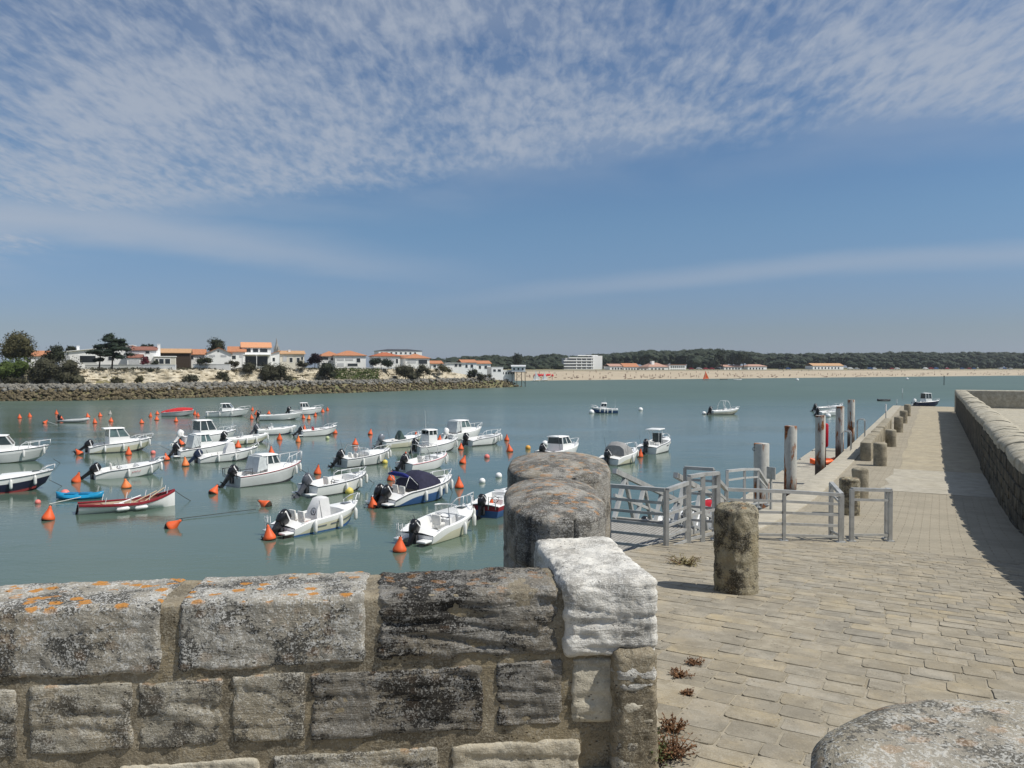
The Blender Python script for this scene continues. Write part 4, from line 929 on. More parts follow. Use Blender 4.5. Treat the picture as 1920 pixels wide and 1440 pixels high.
boat(1052, 857, 45, 5.2, 2.1, .6, .95, GEL, GEL, BOOTK, 0, .7, (.05, .34), 'white cabin boat half hidden behind the bastion cap stones', [
    (house, dict(t0=.34, t1=.62, h=1.0, rake=.35, rear='glass')), (cuddy, dict(t0=.6, t1=.88, h=.18))], ('black', 1), (), rail=(.66, .35))
boat(1166, 867, 50, 4.9, 2.0, .58, .9, GELC, GEL, BOOTK, .15, .55, (.06, .60), 'cream boat with a grey canopy tent over its cockpit', [
    (tent, dict(t0=.22, t1=.56, h=1.1, mt=GREYC, peak=.35)), (lettering, dict(t=.45, n=3))], ('black', 1), ((.45, -1), (.92, -1)), rail=(.66, .42), tilt=30)
boat(1232, 846, 52, 5.3, 2.1, .66, 1.0, GEL, GEL, BOOTK, .12, .75, (.06, .66), 'white boat with a flat hard top on posts, right of the grey canopy boat', [
    (console, dict(t=.46, h=.7, screen=False)), (ttop, dict(t=.44, h=2.05)), (seat, dict(t=.30)), (lettering, dict(t=.44, n=5, zf=.6))], ('black', 1), ((.93, -1),), rail=(.78, .25), tilt=35)
boat(936, 957, 62, 4.6, 1.9, .55, .85, BLUE, DKRED, None, 0, .6, (.06, .62), 'small blue and dark red boat mostly hidden behind the bastion', [
    (console, dict(t=.5)), (stern_rail, dict(h=.55, mt=CHROME))], ('black', 1), (), rail=False, tilt=28)
boat(10, 866, 30, 6.6, 2.5, .72, 1.12, GELG, GEL, None, 0, .72, (.05, .30), 'big white cabin cruiser cut by the left edge of the view', [
    (house, dict(t0=.30, t1=.60, h=1.25, rake=.50, rear='glass', roof_over=.5)), (cuddy, dict(t0=.56, t1=.88, h=.22)), (antenna, dict(t=.30, z=1.9, h=.9, dx=-.4))], ('black', 1), ((.40, -1), (.72, -1), (.92, -1)), rail=(.62, .42))
boat(2, 921, 30, 6.0, 2.3, .66, 1.05, NAVY, GEL, BOOTR, 0, .60, (.05, .50), 'navy-hulled open boat at the left edge with an orange buoy on deck', [
    (console, dict(t=.34, h=.75)), (seat, dict(t=.22)), (cuddy, dict(t0=.50, t1=.85, h=.14)), (clutter, dict(t=.3, seed=3, n=3, spread=.1))], ('black', 1), ((.62, -1), (.86, -1)), rail=(.86, .30))
boat(226, 846, 33, 5.8, 2.35, .66, 1.0, GELC, GEL, BOOTK, .22, .62, (.05, .34), 'white pilothouse boat with overhanging roof and tilted black outboard, left of centre', [
    (house, dict(t0=.30, t1=.62, h=1.32, rake=.5, rear='glass', roof_over=.45, glass=GLASSG)), (cuddy, dict(t0=.60, t1=.86, h=.16)), (antenna, dict(t=.34, z=2.0, h=.6)), (antenna, dict(t=.37, z=2.0, h=.5))], ('black', 1), ((.22, -1), (.52, -1), (.78, -1), (.95, -1)), rail=(.66, .34), tilt=55)
boat(243, 892, 40, 4.9, 2.0, .52, .82, GEL, GEL, None, .2, .66, (.06, .56), 'low white open boat with red hull lettering and raised black outboard', [
    (console, dict(t=.40, screen=False, h=.6)), (clutter, dict(t=.36, seed=22, n=4, spread=.12)), (seat, dict(t=.28)), (lettering, dict(t=.52, n=6, zf=.45, mt=RED))], ('black', 1), ((.45, -1), (.78, -1), (.93, -1)), rail=(.84, .22), tilt=55)
boat(392, 829, 40, 6.2, 2.35, .68, 1.0, GEL, GEL, BOOTK, 0, .7, (.05, .34), 'tall white pilothouse boat with dark glazed back doors', [
    (house, dict(t0=.28, t1=.58, h=1.45, rake=.5, rear='glass', sidew=.68)), (cuddy, dict(t0=.56, t1=.86, h=.22)), (platform, dict(ladder=False))], ('white', 1), ((.30, -1),), rail=(.68, .38))
boat(385, 853, 42, 5.2, 2.1, .62, .95, GEL, GEL, BOOTK, .1, .7, (.05, .34), 'white cabin boat with clear side curtains in front of the tall pilothouse', [
    (house, dict(t0=.36, t1=.58, h=1.1, rake=.25, rear='canvas', glass=GLASSG)), (cuddy, dict(t0=.56, t1=.86, h=.18)), (platform, dict(ladder=False))], ('black', 1), (), rail=False, tilt=40)
boat(428, 863, 42, 5.3, 2.0, .52, .84, GEL, GEL, BOOTK, .22, .66, (.06, .66), 'white open boat with a dark blue striped outboard and covered console', [
    (console, dict(t=.52, cover=WCAN)), (bench, dict(t=.16)), (clutter, dict(t=.34, seed=8, n=3, spread=.1)), (lettering, dict(t=.50, n=6, zf=.45))], ('blue', 1), ((.28, -1), (.55, -1), (.84, -1)), rail=(.88, .28), tilt=50)
boat(463, 831, 40, 5.0, 2.0, .52, .8, GELC, GEL, BOOTK, 0, .6, (.06, .70), 'cream-sided open boat moored bow-on behind the striped outboard', [
    (console, dict(t=.36, screen=True)), (clutter, dict(t=.4, seed=31, n=6, spread=.2))], ('black', 1), ((.40, -1), (.62, -1), (.92, -1)), rail=False)
boat(519, 814, 36, 4.9, 1.9, .5, .8, GEL, GEL, NAVY, 0, .5, (.06, .62), 'slim white open boat with a dark stripe, between two orange buoys', [
    (console, dict(t=.34, screen=True, h=.8)), (clutter, dict(t=.24, seed=41, n=3, spread=.1))], ('grey', 1), ((.86, -1),), rail=False, tilt=40)
boat(598, 816, 34, 4.8, 1.9, .55, .85, GEL, GEL, BOOTK, 0, .7, (.06, .60), 'white open boat with a red-topped helm and a tilted black outboard', [
    (console, dict(t=.44, screen=False)), (seat, dict(t=.38, mt=RED)), (platform, dict(ladder=False))], ('black', 1), (), rail=(.70, .3), tilt=55)
boat(428, 781, 16, 6.9, 2.5, .7, 1.05, GEL, GEL, BOOTK, 0, .75, (.05, .36), 'long white cabin cruiser in the back row beside the red covered boat', [
    (house, dict(t0=.38, t1=.62, h=1.15, rake=.55, rear='open')), (cuddy, dict(t0=.60, t1=.90, h=.22)), (arch, dict(t=.28, h=.9, lean=.7, w=.8)), (lettering, dict(t=.4, n=2))], ('black', 0), ((.05, -1), (.36, -1), (.60, -1)), rail=(.66, .40))
boat(527, 787, 14, 6.4, 2.3, .6, .95, GEL, GEL, BOOTK, 0, .75, (.06, .70), 'long low white open boat in the back row with folded seats', [
    (clutter, dict(t=.4, seed=51, n=7, spread=.22)), (lettering, dict(t=.16, n=4, zf=.6)), (console, dict(t=.4, screen=False))], ('black', 1), (), rail=(.72, .2), tilt=20)
boat(574, 777, 20, 5.8, 2.2, .62, 1.0, GEL, GEL, NAVY, 0, .6, (.05, .36), 'white cabin boat farthest back among the moored group', [
    (house, dict(t0=.36, t1=.58, h=1.1, rake=.35, rear='open')), (cuddy, dict(t0=.56, t1=.88, h=.2))], ('black', 1), (), rail=(.66, .35))
# boats out in the open water
boat(1133, 774, 172, 4.9, 2.0, .62, .85, BLUE, GEL, None, 0, .62, (.05, .42), 'small blue-hulled boat with rounded cabin moored alone', [
    (house, dict(t0=.42, t1=.66, h=.85, rake=.3, rear='glass', roof_over=.1)), (antenna, dict(t=.10, z=.8, h=1.7, dx=0)), (antenna, dict(t=.48, z=1.5, h=1.2, dx=0)), (clutter, dict(t=.2, seed=61, n=3, spread=.1))], ('white', 0), ((.2, 1), (.38, 1), (.5, 1), (.66, 1)), rail=(.72, .28))
boat(1359, 777, 20, 5.6, 2.1, .58, .85, mat('beige_gelcoat', (.50, .47, .38), .4), GEL, BOOTK, 0, .6, (.06, .66), 'beige-hulled open boat carrying a tall white hoop frame', [
    (arch, dict(t=.34, h=1.6, lean=.5, r=.04, mt=GEL)), (arch, dict(t=.62, h=1.5, lean=-.5, r=.04, mt=GEL)), (console, dict(t=.5, h=.9)), (clutter, dict(t=.4, seed=71, n=5))], ('black', 1), (), rail=(.75, .25))
boat(1555, 771, 10, 6.0, 2.2, .62, .95, GEL, GEL, BOOTK, 0, .7, (.06, .60), 'white boat seen between the two tallest piles, the farther of a pair', [(clutter, dict(t=.4, seed=81, n=5)), (console, dict(t=.45))], ('black', 1), (), rail=(.7, .3))
boat(1557, 779, 14, 5.2, 2.0, .55, .88, GEL, GEL, BOOTK, 0, .7, (.06, .60), 'white boat seen between the two tallest piles, the nearer of a pair', [(console, dict(t=.45)), (clutter, dict(t=.4, seed=83, n=5))], ('black', 1), ((.1, -1),), rail=(.7, .3))
boat(1738, 762, 6, 5.6, 2.2, .75, 1.05, NAVY, NAVY, None, 0, .6, (.05, .40), 'dark-hulled boat with a white wheelhouse off the far end of the jetty', [
    (house, dict(t0=.34, t1=.60, h=1.7, rake=.1, roof_over=.25, rear='glass', sidew=.62)), (antenna, dict(t=.42, z=2.5, h=.7)), (clutter, dict(t=.18, seed=91, n=3, spread=.08))], ('white', 1), (), rail=(.75, .3))
# boats at the pontoon seen through the railing
boat(1262, 1003, 40, 4.6, 1.9, .5, .8, GEL, GEL, BOOTK, 0, .7, (.06, .66), 'white open boat seen low between the gangway truss bars', [(console, dict(t=.45)), (clutter, dict(t=.4, seed=95, n=4))], ('black', 1), (), rail=(.7, .3))
boat(1322, 992, 50, 4.7, 1.9, .5, .8, GEL, GEL, BOOTK, 0, .7, (.06, .66), 'white open boat with a red cover seen through the steel gate', [(console, dict(t=.45)), (tent, dict(t0=.62, t1=.86, h=.5, mt=RED)), (clutter, dict(t=.3, seed=97, n=4))], ('black', 1), (), rail=(.7, .3))

# ---- rowing boat, dinghies
def rowing_boat(px, py, head, L):
    e = empty('rowing_boat', at_z(px, py), R(head)); tag(e, 'long open wooden boat with dark red inside and white hull', 'boat', 'boats moored in the harbour')
    st = []; B = 1.75
    for i in range(21):
        t = i/20; x = -L/2+L*t; b = B/2*(.55+.45*math.sin(math.pi*min(t, .5)))*(1 if t < .5 else max(.04, 1-((t-.5)/.5)**2.2)**.8)
        g = .42+.22*(1-t)**3*.5+.48*max(0, (t-.5)/.5)**2; st.append((x, b, g, t))
    o, i_, rim = MB(), MB(), MB()
    o.loft([[(x, -b, g), (x, -b*.92, .25), (x, -b*.55, -.08), (x, 0, -.2 if t < .9 else .05), (x, b*.55, -.08), (x, b*.92, .25), (x, b, g)] for x, b, g, t in st], False); o.f.append(tuple(range(7)))
    h = o.build('hull', GEL, e, 40)
    i_.loft([[(x, -b+.04, g-.02), (x, -b*.84, .26), (x, -b*.4, .12), (x, b*.4, .12), (x, b*.84, .26), (x, b-.04, g-.02)] for x, b, g, t in st if b > .1], False); i_.f.append(tuple(range(6))); i_.build('inner_planking', mat('brown_red_planking', (.20, .075, .05), .6, 0, .2), e, 40)
    for sg in (-1, 1):
        b_ = MB(); b_.loft([[(x, sg*(b+.03), g-.07), (x, sg*(b+.03), g+.03), (x, sg*max(b-.08, 0), g+.03), (x, sg*max(b-.08, 0), g-.03)] for x, b, g, t in st], True, True); b_.build('gunwale', DKRED, e)
        b_ = MB(); b_.loft([[(x, sg*(b+.012), g-.115), (x, sg*(b+.016), g-.07)] for x, b, g, t in st], False); b_.build('sheer_stripe', DKRED, h)
    for t, w_ in ((.22, .28), (.45, .28), (.66, .28)):
        x, b, g, _ = st[int(t*20)]; b_ = MB(); b_.box((x, 0, g-.16), (w_, b*1.8, .04)); b_.build('thwart', WOODP if t < .4 else DKRED, e)
    b_ = MB(); b_.box((-.5, .05, .40), (1.5, .9, .04), Matrix.Rotation(.1, 3, 'Z')); b_.build('floor_board', WOODP, e)
    b_ = MB(); b_.box((-1.4, -.1, .32), (.9, .5, .05)); b_.build('floor_board', WOOD, e)
    for k, (x0, y0, x1, y1, z1) in enumerate([(-.5, -.55, .7, .45, .65), (.2, -.6, 1.5, .3, .85), (.8, -.45, 1.9, .3, 1.0)]):
        b_ = MB(); b_.tube([(x0, y0, .45), (x1, y1, z1)], .035, 6); b_.rbox((x0, y0, .45), (.5, .14, .03), .01); b_.build('oar', WOODP if k else GEL, e, 40)
    for t in (.25, .5, .72, .9):
        x, b, g, _ = st[int(t*20)]
        for sg in (-1, 1):
            b_ = MB(); b_.tube([(x, sg*b, g), (x+.08, sg*(b+.05), g+.38)], .02, 5); b_.build('rowlock_post', GEL, e)
    for x in (-.35, .55):
        b_ = MB(); b_.tube([(x-.33, -.98, .18), (x-.25, -.98, .18), (x+.25, -.98, .22), (x+.33, -.98, .22)], [.03, .11, .11, .03], 8); b_.build('fender', FEND, e, True)
    b_ = MB(); b_.box((-L/2-.06, 0, .12), (.12, .04, .75), Matrix.Rotation(.2, 3, 'Y')); b_.build('rudder', BOOTK, e)
rowing_boat(240, 955, 33, 4.8)
e = kayak('plastic_dinghy', 2.7, 1.05, .42, mat('cyan_plastic', (.01, .23, .42), .35), mat('cyan_plastic_dark', (.01, .16, .32), .5), at_z(150, 935), R(6), 'small bright blue plastic dinghy behind the red wooden boat', 'dinghy', -.10, 'boats moored in the harbour')
def rib(px, py, head, L):
    e = empty('inflatable_dinghy', at_z(px, py), R(head)); tag(e, 'grey inflatable dinghy with a black outboard in the back row', 'dinghy', 'boats moored in the harbour')
    B = 1.6; r = .22; path = [(-L/2, -B/2+r), (-L*.1, -B/2+r), (L*.2, -B/2+r+.05), (L*.4, -.35), (L*.5, 0), (L*.4, .35), (L*.2, B/2-r-.05), (-L*.1, B/2-r), (-L/2, B/2-r)]
    b = MB(); b.tube([(x, y, .26+.22*max(0, x/(L/2))**2) for x, y in path], [.08]+[r]*7+[.08], 10); b.build('tube', mat('grey_hypalon', (.42, .43, .43), .6), e, True)
    b = MB(); b.tube([(x, y*1.27, .30+.22*max(0, x/(L/2))**2) for x, y in path[3:6]], .06, 6); b.build('bow_patch', BLK, e, True)
    b = MB(); b.box((0, 0, .12), (L*.75, B*.6, .06)); b.build('floor', GREYC, e)
    b = MB(); b.box((-L/2+.25, 0, .35), (.06, B*.6, .5)); b.build('transom', BLK, e)
    outboard(e, (-L/2+.15, 0, .5), ENG, 10, None, .9)
rib(138, 792, 8, 3.9)
e = boat(335, 780, 10, 5.1, 2.0, .55, .8, GELG, GELG, BOOTK, 0, .7, (.06, .62), 'boat under a bright red peaked cover in the back row', [(tent, dict(t0=.02, t1=.97, h=.62, mt=REDC, peak=.58, name='boat_cover', w=1.03))], ('black', 0), (), rail=False)
for (px, py, hd, L, lb) in ((1657, 752, 170, 3.0, 'tiny dark dinghy on the open water left of the dark-hulled boat'), (1357, 711.5, 5, 5.5, 'dark rowing craft close to the distant beach'), (1383, 712.5, 0, 5.5, 'pale flat craft close to the distant beach')):
    kayak('small_craft', L, 1.3, .5, BOOTK if 'dark' in lb else GELG, BOOTK, at_z(px, py), R(hd), lb, 'boat', -.12)

# ================================================================== mooring buoys
BUOY = mat('orange_buoy', (.72, .115, .03), .55, 0, .12, 2., stain=((.35, .07, .03), 4., .6, .5)); BUOYF = mat('faded_orange_buoy', (.78, .21, .06), .6, 0, .12, 2.)
SLIME = mat('weedy_black', (.035, .022, .012), .9); PALEB = mat('pale_grey_buoy', (.38, .36, .33), .7)
PINKB = mat('pink_ball', (.72, .20, .17), .5); YELB = mat('yellow_ball', (.66, .55, .12), .5); OCHB = mat('ochre_ball', (.70, .36, .06), .5); GRNB = mat('pale_green_ball', (.45, .50, .28), .5)
def cone_mesh(mt):
    b = MB(); b.lathe([(.20, -.15), (.30, -.05), (.335, .04), (.345, .10), (.335, .16), (.29, .25), (.20, .42), (.13, .56), (.085, .68), (.075, .76), (.03, .79)], n=18); f = b.mesh('float', mt, 50)
    return f
CONE = {'o': cone_mesh(BUOY), 'f': cone_mesh(BUOYF), 'g': cone_mesh(PALEB)}
_b = MB(); _b.lathe([(.21, -.2), (.31, -.07), (.345, .035), (.33, .05)], n=18); BASEM = _b.mesh('base', SLIME, 50)
_b = MB(); _b.tube([(.06*math.sin(a), 0, .80+.06*math.cos(a)) for a in [2*math.pi*q/10 for q in range(11)]], .016, 5); EYEM = _b.mesh('eye', SLIME, True)
def ball_mesh(mt, r): b = MB(); b.lathe([(r*math.sin(a)+.004, -r*math.cos(a)+r*.45) for a in [math.pi*q/10 for q in range(11)]], n=16); return b.mesh('ball', mt, True)
BALL = {k: ball_mesh(m_, 1.) for k, m_ in (('p', PINKB), ('y', YELB), ('w', GEL), ('c', OCHB), ('n', GRNB))}
def buoy(px, py, label, kind='o', tilt=0, taz=0, sc=1.):
    p = at_z(px, py); rg = random.Random(int(px*13+py*7))
    if kind in 'ofg':
        e = empty('mooring_buoy', p); tag(e, label, 'buoy', 'cone buoys in the harbour')
        link('float', CONE[kind], e); link('base', BASEM, e); link('eye', EYEM, e)
        e.rotation_euler = (R(tilt)*math.sin(R(taz))+rg.uniform(-.14, .14), R(tilt)*math.cos(R(taz))+rg.uniform(-.14, .14), rg.uniform(0, 6)) if not tilt else (0, R(tilt), R(taz))
        sc *= .88; e.scale = (sc*rg.uniform(.88, 1.08),)*2+(sc*rg.uniform(.88, 1.12),)
    else:
        e = link('ball_buoy', BALL[kind], None, p); e.scale = (sc,)*3; tag(e, label, 'buoy', 'ball buoys in the harbour')
BU = [(90, 975, 'orange cone buoy nearest the left edge, in open water below the wooden boat'), (318, 990, 'orange buoy lying tilted with a rope trailing from its tip', 'o', 55, 10), (506, 1012, 'orange cone buoy touching the stern of the boat with the ring emblem'),
 (749, 1034, 'nearest orange cone buoy, at the stern of the cream boat'), (700, 952, 'orange cone buoy behind the twin black outboards'), (502, 949, 'orange buoy lying on its side left of the ring emblem boat', 'o', 62, 170), (399, 926, 'stubby tilted orange buoy right of the wooden boat', 'o', 35, 60),
 (237, 915, 'orange cone buoy just behind the wooden boat', 'f'), (142, 904, 'orange cone buoy behind the bright blue dinghy', 'o', 20, 0), (595, 889, 'orange cone buoy off the bow of the red-strake cabin boat'), (733, 901, 'orange cone buoy left of the navy canopy, behind the blue boat'),
 (861, 915, 'orange cone buoy right of the blue boat bow'), (919, 962, 'orange cone buoy next to the dark bastion wall'), (867, 869, 'orange cone buoy in clear water below the right end of the group', 'o', 20, 20), (956, 847, 'orange cone buoy alone right of the moored group'), (950, 826, 'orange cone buoy touching the bow of the rightmost grouped boat'),
 (864, 843, 'orange cone buoy under the stern of the rightmost grouped boat'), (824, 829, 'orange cone buoy behind the boxy wheelhouse boat'), (780, 822, 'orange cone buoy left of the thin mast'), (759, 862, 'orange buoy beside the hooped tower boat'), (666, 835, 'orange cone buoy above the grey-sided runabout'),
 (694, 815, 'orange cone buoy alone in the water above the runabout'), (628, 813, 'orange cone buoy at the bow of the red-topped helm boat'), (559, 829, 'yellowish orange cone buoy with a dark tip', 'f'), (524, 825, 'orange cone buoy below the slim striped boat'), (509, 852, 'tall orange cone buoy above the vinyl enclosed cabin boat'),
 (348, 874, 'orange cone buoy under the dark blue outboard', 'f'), (342, 835, 'orange buoy at the stern of the tall pilothouse boat', 'o', 25, 180), (446, 840, 'orange buoy half hidden behind the covered console boat'), (312, 863, 'orange cone buoy in open water between two pilothouse boats'), (241, 853, 'orange cone buoy right in front of the white pilothouse hull'),
 (151, 853, 'orange buoy by the tilted outboard of the pilothouse boat', 'o', 40, 180), (570, 807, 'orange cone buoy behind the stern of the red-topped helm boat'), (569, 785, 'orange cone buoy below the long low white boat'), (579, 787, 'yellowish buoy pair member below the farthest cabin boat', 'f'), (591, 781, 'orange cone buoy right under the farthest cabin boat'),
 (605, 773, 'left one of two orange buoys right of the farthest cabin boat'), (614, 770, 'right one of two orange buoys right of the farthest cabin boat'), (472, 786, 'lower of three orange buoys off the long cabin cruiser bow'), (480, 778, 'middle of three orange buoys off the long cabin cruiser bow'), (473, 770, 'upper of three orange buoys off the long cabin cruiser bow'),
 (504, 777, 'orange buoy half behind the long low white boat'), (365, 778, 'orange buoy just right of the red covered boat'), (371, 781, 'orange buoy between the red cover and the long cruiser'), (330, 791, 'orange buoy below the red covered boat'), (295, 777, 'upper of two stacked orange buoys left of the red cover'), (294, 788, 'lower of two stacked orange buoys left of the red cover'),
 (282, 782, 'single orange buoy left of the stacked pair by the red cover'), (266, 794, 'low orange buoy in the gap left of the red cover'), (208, 791, 'orange buoy below the pale grey buoy'), (206, 777, 'pale grey cone buoy in the back row', 'g'), (188, 781, 'orange buoy right of the inflatable, second away'), (178, 794, 'low orange buoy just right of the inflatable'),
 (165, 783, 'orange buoy touching the bow of the inflatable'), (115, 788, 'orange buoy touching the stern of the inflatable'), (106, 777, 'orange buoy above the inflatable, farthest back'), (83, 794, 'orange buoy with a pale rope left of the inflatable', 'o', 40, 30), (56, 782, 'second orange buoy from the left in the back row'), (37, 785, 'leftmost orange buoy in the back row'),
 (1046, 831, 'dark-topped orange cone buoy above the bastion'), (1200, 857, 'orange cone buoy between the canopy boat and the hard top boat')]
for q in BU: buoy(*q)
for q in [(287, 851, 'small pink ball buoy beside the pilothouse bow', 'p', 0, 0, .22), (913, 859, 'small pink ball buoy in clear water right of the group', 'p', 0, 0, .24), (122, 929, 'pinkish ball fender resting by the blue dinghy', 'p', 0, 0, .26), (71, 944, 'small red ball near the navy boat bow', 'p', 0, 0, .16),
          (655, 925, 'yellow ball buoy under the open boat with grey outboard', 'y', 0, 0, .26), (722, 869, 'yellow-green ball beside the grey-sided runabout', 'y', 0, 0, .22), (618, 813, 'small yellow ball at the red-topped helm boat', 'y', 0, 0, .2), (614, 823, 'pale green ball floating below the red-topped helm boat', 'n', 0, 0, .22),
          (904, 905, 'lower of two small white floats left of the bastion', 'w', 0, 0, .22), (935, 895, 'upper of two small white floats left of the bastion', 'w', 0, 0, .24), (990, 842, 'ochre ball buoy above the bastion', 'c', 0, 0, .26), (1022, 835, 'white ball buoy above the bastion', 'w', 0, 0, .34),
          (1201, 770, 'white ball buoy alone right of the blue-hulled boat', 'w', 0, 0, .42), (1109, 775, 'white ball buoy at the bow of the blue-hulled boat', 'w', 0, 0, .46), (1320, 777, 'white ball buoy left of the beige-hulled boat', 'w', 0, 0, .36), (1553, 782, 'white ball buoy in front of the pair between the piles', 'w', 0, 0, .4), (1495, 713.5, 'white ball buoy near the distant beach', 'w', 0, 0, .9), (1701, 711.5, 'white ball buoy near the beach at right', 'w', 0, 0, .8)]: buoy(*q)
# mooring lines
def line(pts, label, mt=None, r=.018):
    tag(MB().tube(pts, r, 5).build('mooring_line', mt or ROPE), label, 'rope', 'mooring lines')
def sag(a, b, z0, z1, dip=.2, n=8):
    A, B = at_z(*a), at_z(*b); out = []
    for k in range(n+1):
        f = k/n; p = A.lerp(B, f); p.z = z0+(z1-z0)*f-dip*4*f*(1-f); out.append(p)
    return out
line(sag((330, 975), (480, 958), .05, .10, .0), 'long dark rope floating from the tilted buoy toward the side-lying buoy')
line(sag((325, 945), (362, 938), .85, -.1, .05), 'dark rope from the wooden boat bow into the water')
line(sag((562, 905), (590, 893), .95, .0, .05), 'dark rope from the red-strake cabin boat bow')
line(sag((684, 915), (703, 905), .8, -.05, .05), 'dark rope from the grey outboard boat bow')
line(sag((838, 930), (849, 922), .9, -.05, .05), 'dark rope from the blue boat bow')
line(sag((152, 938), (92, 945), .2, .0, .0), 'pale rope trailing from the blue dinghy', ROPEW, .02)
line(sag((86, 793), (108, 797), .3, .0, .0), 'pale rope beside the back row buoy', ROPEW, .03)
line(sag((100, 872), (114, 868), .5, -.05, .0), 'short dark rope off the big cruiser bow')
line(sag((92, 917), (118, 911), .6, -.05, .0), 'short dark rope off the navy boat bow')
line(sag((296, 850), (322, 845), .8, -.05, .0), 'short dark rope off the pilothouse bow')
# ================================================================== HEADLAND ON THE LEFT
SH = [(-420, 764), (-200, 757), (0, 752), (200, 750.5), (400, 745), (600, 738), (800, 731.5), (920, 727.5), (978, 725)]
def shore_y(px):
    for (a, ya), (b, yb) in zip(SH, SH[1:]):
        if px <= b: return ya+(yb-ya)*(px-a)/(b-a)
    return SH[-1][1]
def shore_d(px): return at_z(px, shore_y(px)).y
SP = [at_z(px, shore_y(px)) for px in range(-420, 979, 6)]
SP = [p+Vector((noise.noise(p*.05)*2, noise.noise(p*.06+Vector((9, 0, 0)))*2, 0)) for p in SP]
NRM = Vector((-.75, .66, 0))
def lowf(i): return max(0., min(1., (len(SP)-1-i)/14.))     # fades the cliff out at the tip
ROCKG = stone_mat('bank_rock_grey', (.20, .195, .175), (.06, .06, .054), (.34, .335, .31), .5, .3, .14, 0., .2, .05, seed=41.)
ROCKB = stone_mat('bank_rock_brown', (.115, .095, .058), (.035, .03, .018), (.20, .175, .115), .5, .25, .14, 0., .2, .05, seed=43.)
CLIFF = stone_mat('cream_cliff', (.58, .52, .40), (.20, .165, .10), (.72, .68, .57), .6, .45, .12, 0., .25, .25, (.34, .27, .16), .55, seed=45.)
GRASS = mat('dry_grass_ground', (.17, .15, .075), .95, 0, .25, .25, stain=((.09, .11, .045), .12, .48, .8))
TURF = mat('green_turf', (.13, .15, .035), .95, 0, .3, .4)
SANDM = mat('beach_sand', (.40, .335, .24), .95, 0, .06, .05)
mb = MB(); secs = []
for i, p in enumerate(SP):
    f = lowf(i); r = []
    for n, z in ((-2, -1.), (3, .6), (7, 2.6), (9.5, 3.1), (16.5, 3.4)): r.append(p+NRM*n+Vector((0, 0, z+.2*noise.noise(p*.2+Vector((n, 0, 0))))))
    for n, z in ((22, 7.3), (60, 8.0), (330, 9.)): r.append(p+NRM*n+Vector((0, 0, 3.4+(z-3.4)*f-.25)))
    secs.append(r)
mb.loft(secs, False); tag(mb.build('headland_ground', GRASS, None, True), kind='structure')
mb = MB(); secs = []
for i in range(0, (len(SP)-1)*3):
    p = SP[i//3].lerp(SP[i//3+1], (i % 3)/3); f = lowf(i/3); r = []
    rec = 2.2*noise.noise(p*.06)+1.2*noise.noise(p*.21)
    for k in range(15):
        g = k/14; z = 3.0+4.45*f*g; q = Vector((p.x*.35, p.y*.35, z*2.6))
        step = .55*math.floor(g*5+noise.noise(p*.15)*1.2)/5
        n = 15.6+rec+3.4*g+step*1.6+1.1*noise.noise(Vector((p.x*.5, p.y*.5, z*.5)))+.7*noise.noise(q*.9)+.45*noise.noise(q*2.7)
        if k == 14: n += 3.0; z += .1
        r.append(p+NRM*n+Vector((0, 0, z)))
    secs.append(r)
mb.loft(secs, False); tag(mb.build('cliff', CLIFF, None, 40), kind='structure')
# rock armour: grey above the tide line, brown below
def rock_meshes(n):
    out = []
    for k in range(n):
        bm = bmesh.new(); bmesh.ops.create_icosphere(bm, subdivisions=1, radius=.5); rg = random.Random(k); sc = [rg.uniform(.7, 1.25) for _ in range(3)]
        for v in bm.verts:
            v.co *= 1+.35*noise.noise(v.co*2.3+Vector((k*5., 0, 0)))
            v.co = Vector((v.co.x*sc[0], v.co.y*sc[1], v.co.z*sc[2]*.8))
            for ax in range(3): v.co[ax] = max(-.42, min(.42, v.co[ax]))
        out.append(([v.co.copy() for v in bm.verts], [tuple(x.index for x in f.verts) for f in bm.faces])); bm.free()
    return out
RM = rock_meshes(10); rg = random.Random(77)
for nm, mt, n0, n1, cnt, smin, smax in (('rock_bank_upper', ROCKG, 5.5, 11.5, 2300, .7, 1.7), ('rock_bank_lower', ROCKB, -1., 6.2, 2300, .55, 1.3)):
    mb = MB()
    for _ in range(cnt):
        i = rg.random()*(len(SP)-1.01); p = SP[int(i)].lerp(SP[int(i)+1], i % 1); n = rg.uniform(n0, n1); s = rg.uniform(smin, smax)
        z = -.3+3.6*min(1, max(0, (n+1)/9.))**1.1 if n < 9.5 else 3.3
        V, Fc = RM[rg.randrange(10)]; M = Matrix.Translation(p+NRM*n+Vector((0, 0, z+rg.uniform(-.15, .3)))) @ Matrix.Rotation(rg.uniform(0, 6), 4, 'Z') @ Matrix.Rotation(rg.uniform(-.7, .7), 4, 'X') @ Matrix.Scale(s, 4)
        mb.add([M @ v for v in V], Fc)
    tag(mb.build(nm, mt), 'loose boulders armouring the shore of the headland', None, None, 'stuff')

